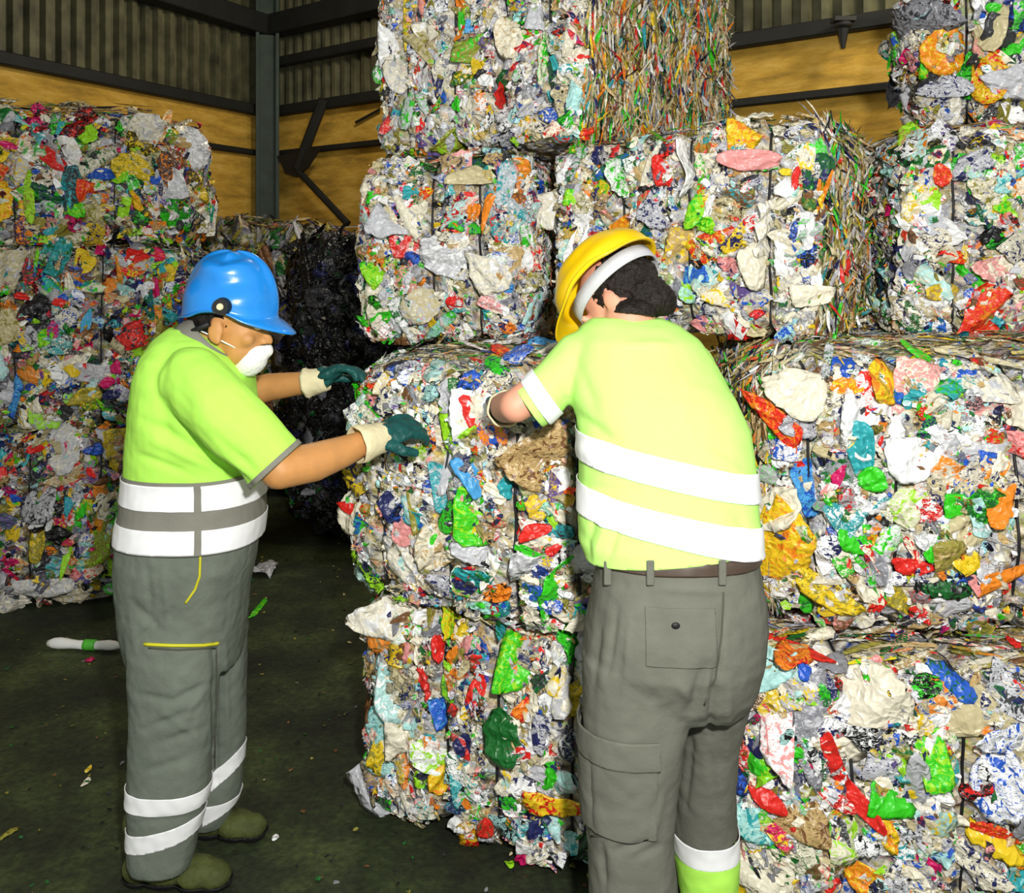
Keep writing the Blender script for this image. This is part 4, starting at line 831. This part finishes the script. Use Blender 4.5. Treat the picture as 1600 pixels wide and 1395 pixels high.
o = patch('sleeve_trim', me, [(hemc, axh), (hemc-axh*.014, -axh)], M['hem'], po, .002, .002, hemc, .12); o['label'] = 'grey sleeve trim'
# collar
bm = bmesh.new(); cn = P(322, 541, YT); e1 = V((.68, 0, -.68)).normalized(); e3 = V((.68, 0, .68)).normalized(); rings = []
for t, r in ((-.020, 1.10), (.004, 1.04), (.026, .97), (.040, .93)):
    rings.append([bm.verts.new(cn+e3*t+(e1*.088*math.cos(q)+YA*.100*math.sin(q))*r) for q in [2*PI*i/48 for i in range(48)]])
for i in range(3):
    for j in range(48): bm.faces.new((rings[i][j], rings[i][(j+1) % 48], rings[i+1][(j+1) % 48], rings[i+1][j]))
o = obj('collar', bm, M['hem'], po, True); so = o.modifiers.new('t', 'SOLIDIFY'); so.thickness = .006; o['label'] = 'grey collar'
# trousers
bm = bmesh.new(); loft(bm, pelvis); loft(bm, nleg); loft(bm, fleg)
me = remesh(bm, .006, 4)
wrinkle(me, .004, 10, [(230, 880, 235, 960, 5, -.005), (255, 890, 262, 980, 5, .004), (205, 940, 250, 985, 6, -.008), (260, 960, 205, 1010, 6, -.007), (215, 1085, 270, 1095, 6, -.007), (270, 1095, 330, 1065, 6, -.008), (225, 1140, 300, 1110, 6, -.007), (240, 1165, 320, 1135, 6, -.006), (330, 1060, 285, 1130, 6, .005), (335, 1010, 338, 1220, 5, -.010), (352, 1000, 356, 1180, 5, .006), (215, 1210, 300, 1180, 7, -.005), (210, 1285, 300, 1275, 6, -.006), (250, 1110, 320, 1160, 6, .004)], .002)
tr = garment('work_trousers', me, M['trou_a'], wa, [(zpx(1349, 2.4)*UP+V((xpx(250, 2.4), 2.4, 0)), -UP, V((xpx(250, 2.4), 2.4, zpx(1352, 2.4))), .12)])
tr['label'] = 'baggy grey-green work trousers'
lc = P(260, 1260, 2.4); fc_ = P(325, 1225, 2.62)
def pz(x, y, Y, nx, nz): return (P(x, y, Y), V((nx, 0, nz)))
onn = (V((0, 2.505, 0)), YA); onf = (V((0, 2.505, 0)), -YA)
o = patch('reflective_band', me, [pz(260, 1243, 2.33, 0, 1), pz(260, 1270, 2.33, 0, -1), onn], M['reflect'], tr, .003, .002, P(260, 1256, 2.4), .2)
o = patch('reflective_band', me, [pz(250, 1297, 2.33, -.22, 1), pz(250, 1326, 2.33, .25, -1), onn], M['reflect'], tr, .003, .002, P(255, 1312, 2.4), .2)
o = patch('reflective_band', me, [pz(352, 1186, 2.58, -.75, 1), pz(352, 1213, 2.58, .75, -1), onf, (P(331, 0, 2.56), -XR)], M['reflect'], tr, .003, .002, P(345, 1200, 2.62), .13)
o = patch('reflective_band', me, [pz(345, 1248, 2.58, -.05, 1), pz(345, 1270, 2.58, .5, -1), onf, (P(318, 0, 2.56), -XR)], M['reflect'], tr, .003, .002, P(340, 1258, 2.62), .15)
line_on('piping', me, [(313, 868), (312, 900), (305, 920), (290, 942)], .0035, M['piping'], tr)['label'] = 'yellow piping along the side'
line_on('piping', me, [(226, 1006), (270, 1008), (318, 1008), (341, 1004)], .0045, M['piping'], tr)['label'] = 'yellow piping across the thigh'
line_on('seam', me, [(232, 1012), (280, 1015), (336, 1012)], .002, M['seam'], tr)
line_on('seam', me, [(338, 1010), (337, 1100), (335, 1200)], .002, M['seam'], tr)
boot(wa, xpx(232, 2.41)-.07, 2.425, -.06, .29, .17); boot(wa, xpx(300, 2.63)-.06, 2.63, -.05, .28, .19)
# gloves
glove(wa, wr+V((.015, .01, .0)), V((.80, .45, .30)), V((.25, .75, -.55)), -1, 'r', .5, 1.05, .055, .047, elbow=el)
glove(wa, fwr, V((.85, .0, .42)), V((.45, -.15, -.85)), 1, 'l', .55, 1.05, .03, .042, elbow=fel)
# mask with strap
bm = bmesh.new(); R = Matrix((frA[0], frA[1], frA[2])).transposed()
add_ell(bm, OH+R@(V((.066, 0, -.083))*kA), (.044, .046, .052), R @ Matrix.Rotation(.5, 3, 'Y')); chain(bm, [OH+R@(V((.07, 0, -.08))*kA), OH+R@(V((.104, 0, -.058))*kA)], [.036, .020])
me = remesh(bm, .003, 3); wrinkle(me, .001, 40)
mk = garment('face_mask', me, M['mask'], wa, [(OH+R@(V((.035, 0, -.08))*kA), R@V((-1, 0, -.1)), None, 0), (OH+R@(V((.10, 0, -.044))*kA), R@V((-.12, 0, 1)), None, 0)], .002)
mk['label'] = 'white cup face mask'
bm = bmesh.new()
for s in (-1, 1): tube(bm, [OH+R@(V(p)*kA) for p in ((.045, s*.047, -.055), (.02, s*.068, -.04), (-.03, s*.074, -.02), (-.08, s*.05, -.01), (-.10, 0, -.01))], .0022, 6)
obj('mask_strap', bm, M['mask'], mk, True)
# hair and helmet
bm = bmesh.new(); add_ell(bm, OH+R@V((-.022, 0, .035)), (.098, .084, .085), R)
me = remesh(bm, .004, 2); wrinkle(me, .002, 60)
garment('hair', me, M['dark'], wa, [(OH+R@V((.0, 0, .085)), R@V((0, 0, 1)), None, 0), (OH+R@V((.02, 0, 0)), R@V((1, 0, .3)), None, 0)])
frH = frame((.99, -.10, -.06), (.05, -.02, 1))
hh = helmet(wa, P(360, 494, YT)+V((0, 0, .01)), frH, .130, .114, .168, .050, M['blue'], .018, ridge=.011, front_drop=.008, drop=.038)
hh['label'] = 'blue hard hat'
RH = Matrix((frH[0], frH[1], frH[2])).transposed(); Oh = P(362, 499, YT)
bm = bmesh.new(); kp = P(346, 479, 2.345)
add_cone(bm, kp+V((0, .012, 0)), kp+V((0, -.012, 0)), .024, .021, 24)
kn = obj('vent_knob', bm, M['black'], hh); kn['label'] = 'black round knob'
bm = bmesh.new(); add_cone(bm, kp+V((0, -.010, 0)), kp+V((0, -.016, 0)), .010, .008, 16)
obj('knob_cap', bm, M['gl_cream'], kn)
bm = bmesh.new()
tube(bm, [Oh+RH@V(p) for p in ((-.02, -.098, -.005), (-.07, -.085, -.03), (-.115, -.04, -.045), (-.122, 0, -.05), (-.115, .04, -.045), (-.07, .085, -.03), (-.02, .098, -.005))], .008, 8)
o = obj('nape_strap', bm, M['black'], hh, True)
bm = bmesh.new(); tube(bm, [Oh+RH@V(p) for p in ((-.122, -.03, -.012), (-.112, -.06, -.035), (-.075, -.088, -.055), (-.03, -.09, -.075))], .004, 6)
obj('chin_strap', bm, M['harness'], hh, True)

# ================================================================== worker in the yellow helmet
tB = [(497, 925, 1035, 2.20, .055), (508, 908, 1058, 2.20, .09), (530, 893, 1088, 2.19, .125), (570, 884, 1118, 2.17, .145), (620, 890, 1146, 2.13, .15), (670, 902, 1168, 2.10, .15), (720, 904, 1176, 2.07, .15), (780, 903, 1182, 2.04, .15), (840, 903, 1187, 2.01, .15), (880, 914, 1190, 2.0, .145), (897, 922, 1190, 2.0, .14)]
hB = [(850, 930, 1180, 2.0, .13), (890, 930, 1186, 2.0, .138), (930, 922, 1192, 2.0, .15), (975, 915, 1196, 2.0, .16), (1020, 911, 1192, 2.0, .16), (1070, 909, 1178, 2.01, .14), (1095, 909, 1166, 2.02, .12)]
lB = [(1020, 910, 1085, 1.98, .12), (1100, 908, 1080, 1.97, .11), (1160, 909, 1066, 1.96, .105), (1220, 911, 1057, 1.96, .10), (1300, 916, 1050, 1.96, .098), (1395, 922, 1058, 1.96, .095), (1500, 930, 1052, 1.96, .085), (1540, 932, 1048, 1.96, .08)]
rB = [(1020, 1050, 1192, 2.04, .12), (1090, 1062, 1168, 2.07, .10), (1150, 1060, 1153, 2.10, .095), (1220, 1054, 1147, 2.13, .092), (1290, 1051, 1150, 2.15, .09), (1340, 1056, 1151, 2.15, .08), (1395, 1066, 1148, 2.15, .07), (1450, 1068, 1146, 2.15, .065)]
OB = P(974, 475, 2.25); frB = frame((-.62, .28, -.72), (-.52, .50, .66)); kB = 1.02
shB = P(905, 565, 2.17); elB = P(806, 634, 2.13); wrB = P(786, 640, 2.31)
rshB = P(1075, 580, 2.23); relB = P(1105, 700, 2.35); rwrB = P(1020, 640, 2.40)
bm = bmesh.new(); loft(bm, tB[1:-2], shrink=.026); loft(bm, hB, shrink=.024); loft(bm, lB, shrink=.028); loft(bm, rB, shrink=.02)
chain(bm, [shB, P(850, 605, 2.15), elB, P(790, 636, 2.24), wrB], [.056, .048, .040, .039, .030])
chain(bm, [rshB, relB, P(1070, 665, 2.37), rwrB], [.056, .044, .042, .030])
chain(bm, [P(985, 530, 2.19), P(985, 500, 2.2), OB], [.07, .062, .06])
chain(bm, [V((xpx(990, 1.96), 1.96, .22)), V((xpx(990, 1.96), 1.97, .09))], [.05, .045]); chain(bm, [V((xpx(1107, 2.15), 2.15, .22)), V((xpx(1107, 2.15), 2.16, .09))], [.05, .045])
head_prims(bm, OB, frB, kB)
me = remesh(bm, .0055, 2)
wb = link_mesh('person', me, M['skin_b'], None, True)
tag(wb, 'person seen from behind in tilted yellow helmet and yellow-green shirt, leaning over the bales', 'person')
eyes(OB, frB, kB, wb)
bm = bmesh.new(); loft(bm, tB)
chain(bm, [P(925, 560, 2.17), shB, P(868, 598, 2.15), P(838, 628, 2.14), P(828, 634, 2.138)], [.075, .072, .063, .060, .059])
chain(bm, [rshB, P(1090, 640, 2.28)], [.072, .07])
me = remesh(bm, .006, 5)
wrinkle(me, .0045, 7, [(912, 870, 935, 790, 6, -.006), (925, 880, 955, 790, 6, .005), (945, 885, 975, 800, 6, -.005), (905, 650, 960, 690, 9, -.010), (908, 700, 960, 740, 8, .006), (900, 560, 930, 640, 9, -.005), (1090, 700, 1160, 740, 9, .004), (920, 760, 1000, 770, 8, -.004), (1150, 800, 1180, 860, 8, -.005), (860, 590, 890, 640, 6, -.004), (1000, 830, 1160, 870, 9, .003), (960, 540, 1050, 535, 8, .003), (905, 820, 925, 890, 7, -.006)])
hcB = P(826, 634, 2.14); axB = (hcB-P(875, 600, 2.14)).normalized()
sb = garment('work_shirt', me, M['hivis2'], wb, [(P(1060, 888, 1.86), V((.096, 0, -1)), None, 0), (hcB, axB, hcB, .11)]); sb['label'] = 'fluorescent yellow-green t-shirt'
sl = P(1169, 753, 1.97)-P(911, 697, 1.97); nB = V((-sl.z, 0, sl.x)).normalized()
def bpl(y0, y1, Y=1.93):
    # band between two slanted planes through column 1040
    return [(P(1040, y0, Y), nB), (P(1040, y1, Y), -nB), (P(880, 700, 2.1), -XR)]
for (y0, y1) in ((718, 762), (796, 842)):
    o = patch('reflective_band', me, bpl(y0, y1), M['reflect'], sb, .0035, .002, P(1040, 780, 2.05), .45)
o = patch('reflective_band', me, [(hcB-axB*.018, axB), (hcB-axB*.058, -axB)], M['reflect'], sb, .003, .002, hcB, .12)
bm = bmesh.new(); cn = P(983, 512, 2.205); d1 = V((1, 0, -.05)); rr = []
for t, r in ((-.012, 1.06), (.0, 1.0), (.012, .97)):
    rr.append([bm.verts.new(cn+V((.082*math.cos(q)*r, .075*math.sin(q)*r+t*.5, t+.012*math.sin(q)))) for q in [2*PI*i/48 for i in range(48)]])
for i in range(2):
    for j in range(48): bm.faces.new((rr[i][j], rr[i][(j+1) % 48], rr[i+1][(j+1) % 48], rr[i+1][j]))
o = obj('collar', bm, M['hivis2'], sb, True); so = o.modifiers.new('t', 'SOLIDIFY'); so.thickness = .005
# trousers
bm = bmesh.new(); loft(bm, hB); loft(bm, lB); loft(bm, rB)
me = remesh(bm, .006, 4)
wrinkle(me, .004, 9, [(965, 950, 950, 1060, 5, -.005), (985, 960, 975, 1080, 5, .004), (1130, 950, 1122, 1050, 5, -.007), (1120, 1040, 1108, 1150, 6, -.012), (1100, 1040, 1080, 1110, 8, -.010), (1060, 1070, 1085, 1100, 8, .006), (1140, 1060, 1135, 1180, 7, .006), (1080, 1150, 1072, 1260, 5, -.007), (1110, 1180, 1120, 1280, 5, -.005), (940, 960, 925, 1080, 6, -.006), (1010, 1310, 960, 1330, 6, -.007), (940, 1320, 945, 1390, 5, -.008), (1035, 1240, 1020, 1310, 6, .005), (990, 1340, 1040, 1320, 6, -.005), (925, 1180, 930, 1290, 4, -.005), (1020, 920, 1140, 925, 6, .003)], .002)
zc = .285
tb = garment('cargo_trousers', me, M['trou_b'], wb, [(V((0, 0, zpx(1322, 2.08))), V((.02, 0, -1)), P(1105, 1440, 2.15), .24)]); tb['label'] = 'grey cargo trousers'
x0 = xpx(1052, 2.1)
pc = P(1105, 1440, 2.15)
o = patch('reflective_band', me, [(V((0, 0, zpx(1317, 2.07))), V((.02, 0, 1))), (V((0, 0, zpx(1358, 2.07))), V((0, 0, -1)))], M['reflect'], tb, .003, .002, P(1105, 1340, 2.15), .15)
o = patch('hem_panel', me, [(V((0, 0, zpx(1358, 2.07))), V((0, 0, 1)))], M['hivis'], tb, .001, .002, pc, .24); o['label'] = 'fluorescent yellow-green lower leg'
bb = 2.02
def rect(x0, y0, x1, y1, Y, dp=None):
    return [(P(x0, 0, Y), -XR), (P(x1, 0, Y), XR), (P(0, y0, Y), UP), (P(0, y1, Y), -UP), (V((0, 2.02 if dp is None else dp, 0)), YA)]
o = patch('cargo_pocket', me, rect(914, 1165, 1022, 1302, 1.88), M['trou_b'], tb, .004, .006, P(965, 1230, 1.9), .22)
patch('pocket_flap', me, rect(912, 1150, 1026, 1192, 1.88), M['trou_b'], o, .010, .003, P(965, 1170, 1.9), .22)
o = patch('back_pocket', me, rect(1010, 952, 1118, 1040, 1.85), M['trou_b'], tb, .0015, .003, P(1060, 1000, 1.9), .2)
h, n_ = ray(bvh_of(me), 1055, 976, .006); bm = bmesh.new(); add_ell(bm, h, (.009, .004, .007)); obj('button', bm, M['black'], o, True)
for pts in ([(1010, 958), (1060, 955), (1118, 958)], [(1130, 925), (1128, 990), (1118, 1060), (1100, 1100)], [(915, 1306), (970, 1304), (1022, 1306)], [(936, 1195), (940, 1300)]):
    line_on('seam', me, pts, .002, M['seam'], tb)
zt, zb = zpx(878, 1.86), zpx(902, 1.86)
bl = patch('belt', me, [(V((0, 0, zt)), UP), (V((0, 0, zb)), -UP)], M['belt'], tb, .004, .003); bl['label'] = 'brown leather belt'
for x in (1018, 1125, 955):
    h, n_ = ray(bvh_of(me), x, 893, .012); bm = bmesh.new(); add_box(bm, h, (.008, .003, .026)); bmesh.ops.bevel(bm, geom=bm.edges[:], offset=.002, segments=1, affect='EDGES'); obj('belt_loop', bm, M['trou_b'], tb)
boot(wb, xpx(990, 1.96), 1.90, 1.45, .29, .22); boot(wb, xpx(1107, 2.15), 2.08, 1.5, .28, .22)
glove(wb, wrB, V((.35, .75, .10)), V((.0, .55, -.8)), 1, 'l', .4, 1.0, .035, .042, elbow=elB, fr_mat='gl_green')
glove(wb, rwrB, V((-.6, .2, .3)), V((.1, .8, -.3)), -1, 'r', .5, 1.0, .035, .042, elbow=P(1070, 665, 2.37))
# hair + helmet
RB = Matrix((frB[0], frB[1], frB[2])).transposed()
bm = bmesh.new(); add_ell(bm, OB+RB@V((-.028, 0, .035)), (.098, .084, .098), RB); add_ell(bm, OB+RB@V((-.055, 0, -.03)), (.062, .068, .058), RB); add_ell(bm, OB+RB@V((-.075, 0, -.055)), (.04, .055, .05), RB); add_ell(bm, P(992, 488, 2.165), (.052, .04, .032))
me = remesh(bm, .004, 2); wrinkle(me, .005, 30, (), .004)
garment('hair', me, M['dark'], wb, [(OB+RB@V((.045, 0, 0)), RB@V((1, 0, -.2)), None, 0), (OB+RB@V((.015, 0, -.03)), RB@V((.8, 0, -.7)), None, 0)])
hB_ = helmet(wb, OB+RB@V((-.006, 0, .070)), frB, .152, .124, .118, .045, M['yellow'], .0, ridge=.003, name='hard_hat'); hB_['label'] = 'yellow hard hat tilted forward'
def ringband(name, O, R, a, b2, z0, z1, mat, parent, a0=0, a1=2*PI, zt=0):
    bm = bmesh.new(); n = 64; A = []; Bv = []
    for i in range(n+1):
        q = a0+(a1-a0)*i/n; c, s = math.cos(q), math.sin(q)
        A.append(bm.verts.new(O+R@V((a*c, b2*s, z0+zt*c)))); Bv.append(bm.verts.new(O+R@V((a*1.02*c, b2*1.02*s, z1+zt*c))))
    for i in range(n): bm.faces.new((A[i], A[i+1], Bv[i+1], Bv[i]))
    o = obj(name, bm, mat, parent, True); so = o.modifiers.new('t', 'SOLIDIFY'); so.thickness = .004; return o
o = ringband('headband', OB+RB@V((-.014, 0, .042)), RB, .126, .106, -.012, .024, M['harness'], hB_); o['label'] = 'pale grey headband of the harness'

# ------------------------------------------------------------------ litter on the floor
def litter(name, label, cat, x, y, wpx, hpx, col, rot=0, ink=None, seed=1):
    Y = 2352/(y-HOR); k = Y/F; rng = np.random.default_rng(seed)
    lx = wpx*k; ly = hpx*k*Y/1.68*.8
    pv, pf, m = crumple(rng, np.array([[0, 0, 0.]]), np.array([[0, 0, 1.]]), np.array([[ly, lx]]), np.array([math.radians(rot)+0]), np.array([.01]), np.array([.55]), 7, 7)
    pv[:, 2] -= pv[:, 2].min()-.002
    c = np.array([COL[col]]); me = mesh_np(name, pv, pf, np.repeat(c, m, 0), np.repeat(np.array([COL[ink or col]]), m, 0))
    o = link_mesh(name, me, M['film']); o.location = (xpx(x, Y), Y, 0); tag(o, label, cat)
    s = o.modifiers.new('t', 'SOLIDIFY'); s.thickness = .002
    return o
bm = bmesh.new(); Yb = 2352/(1014-HOR); pz0 = V((xpx(75, Yb), Yb, .026))
tube(bm, [pz0+V((t*.33, -.03*t, .002*math.sin(t*9))) for t in [i/12 for i in range(13)]], [.012, .022, .024, .022, .019, .018, .020, .019, .018, .019, .021, .018, .01], 12)
bl_ = obj('plastic_bottle', bm, M['mask'], None, True); tag(bl_, 'long white plastic tube lying on dark floor below left stack', 'bottle')
bm = bmesh.new(); tube(bm, [pz0+V((t*.33, -.03*t, 0)) for t in (.5, .55, .6, .66)], .0225, 12)
o = obj('bottle_sleeve', bm, plain_mat('green_label', (90, 200, 60), .5), bl_, True); o['label'] = 'green band round the tube'
litter('paper_scrap', 'crumpled grey scrap on dark floor right of grey trousers', 'scrap', 415, 893, 56, 14, 'lgrey', 90, 'grey', 3)
litter('plastic_strip', 'thin bright green strip on dark floor right of grey trousers', 'strip', 405, 951, 74, 5, 'green', 90, 'lime', 4)
litter('paper_scrap', 'small pale scrap on floor left of trouser legs, the lower of two', 'scrap', 134, 1224, 24, 7, 'cream', 80, None, 5)
litter('paper_scrap', 'small yellowish scrap on floor left of trouser legs, the upper of two', 'scrap', 138, 1203, 20, 6, 'yellow', 100, 'sand', 6)
litter('paper_scrap', 'small white scrap on floor right of the rear boot', 'scrap', 430, 1311, 16, 8, 'white', 80, None, 7)
litter('paper_scrap', 'olive scrap on floor at the left photo edge', 'scrap', 12, 1305, 30, 9, 'olive', 70, None, 8)
litter('plastic_strip', 'small magenta scrap on floor beside the white tube', 'scrap', 140, 1033, 12, 7, 'magenta', 80, None, 9)
litter('plastic_strip', 'yellow-green scrap at foot of the lowest near bale', 'scrap', 797, 1352, 12, 16, 'lime', 20, None, 10)
rng = np.random.default_rng(77); n = 900
Yl = rng.uniform(2.2, 5.6, n); Xl = rng.uniform(-.62, .35, n)*Yl
pv, pf, m = crumple(rng, np.stack([Xl, Yl, np.full(n, .006)], 1), np.tile([0, 0, 1.], (n, 1)), rng.uniform(.004, .018, (n, 2)), rng.uniform(0, 6, n), np.full(n, .2), np.full(n, .5), 3, 3)
pv[:, 2] = np.maximum(pv[:, 2], .002)
c = pick(rng, dict(dgrey=10, olive=8, grey=4, black=8, sand=1.5, brown=5, dgreen=6, lgrey=.8), n)
me = mesh_np('floor_grit', pv, pf, np.repeat(c, m, 0), np.repeat(c, m, 0))
o = link_mesh('floor_grit', me, M['core']); tag(o, 'tiny crumbs of waste strewn over the dark floor', 'debris', None, 'stuff')
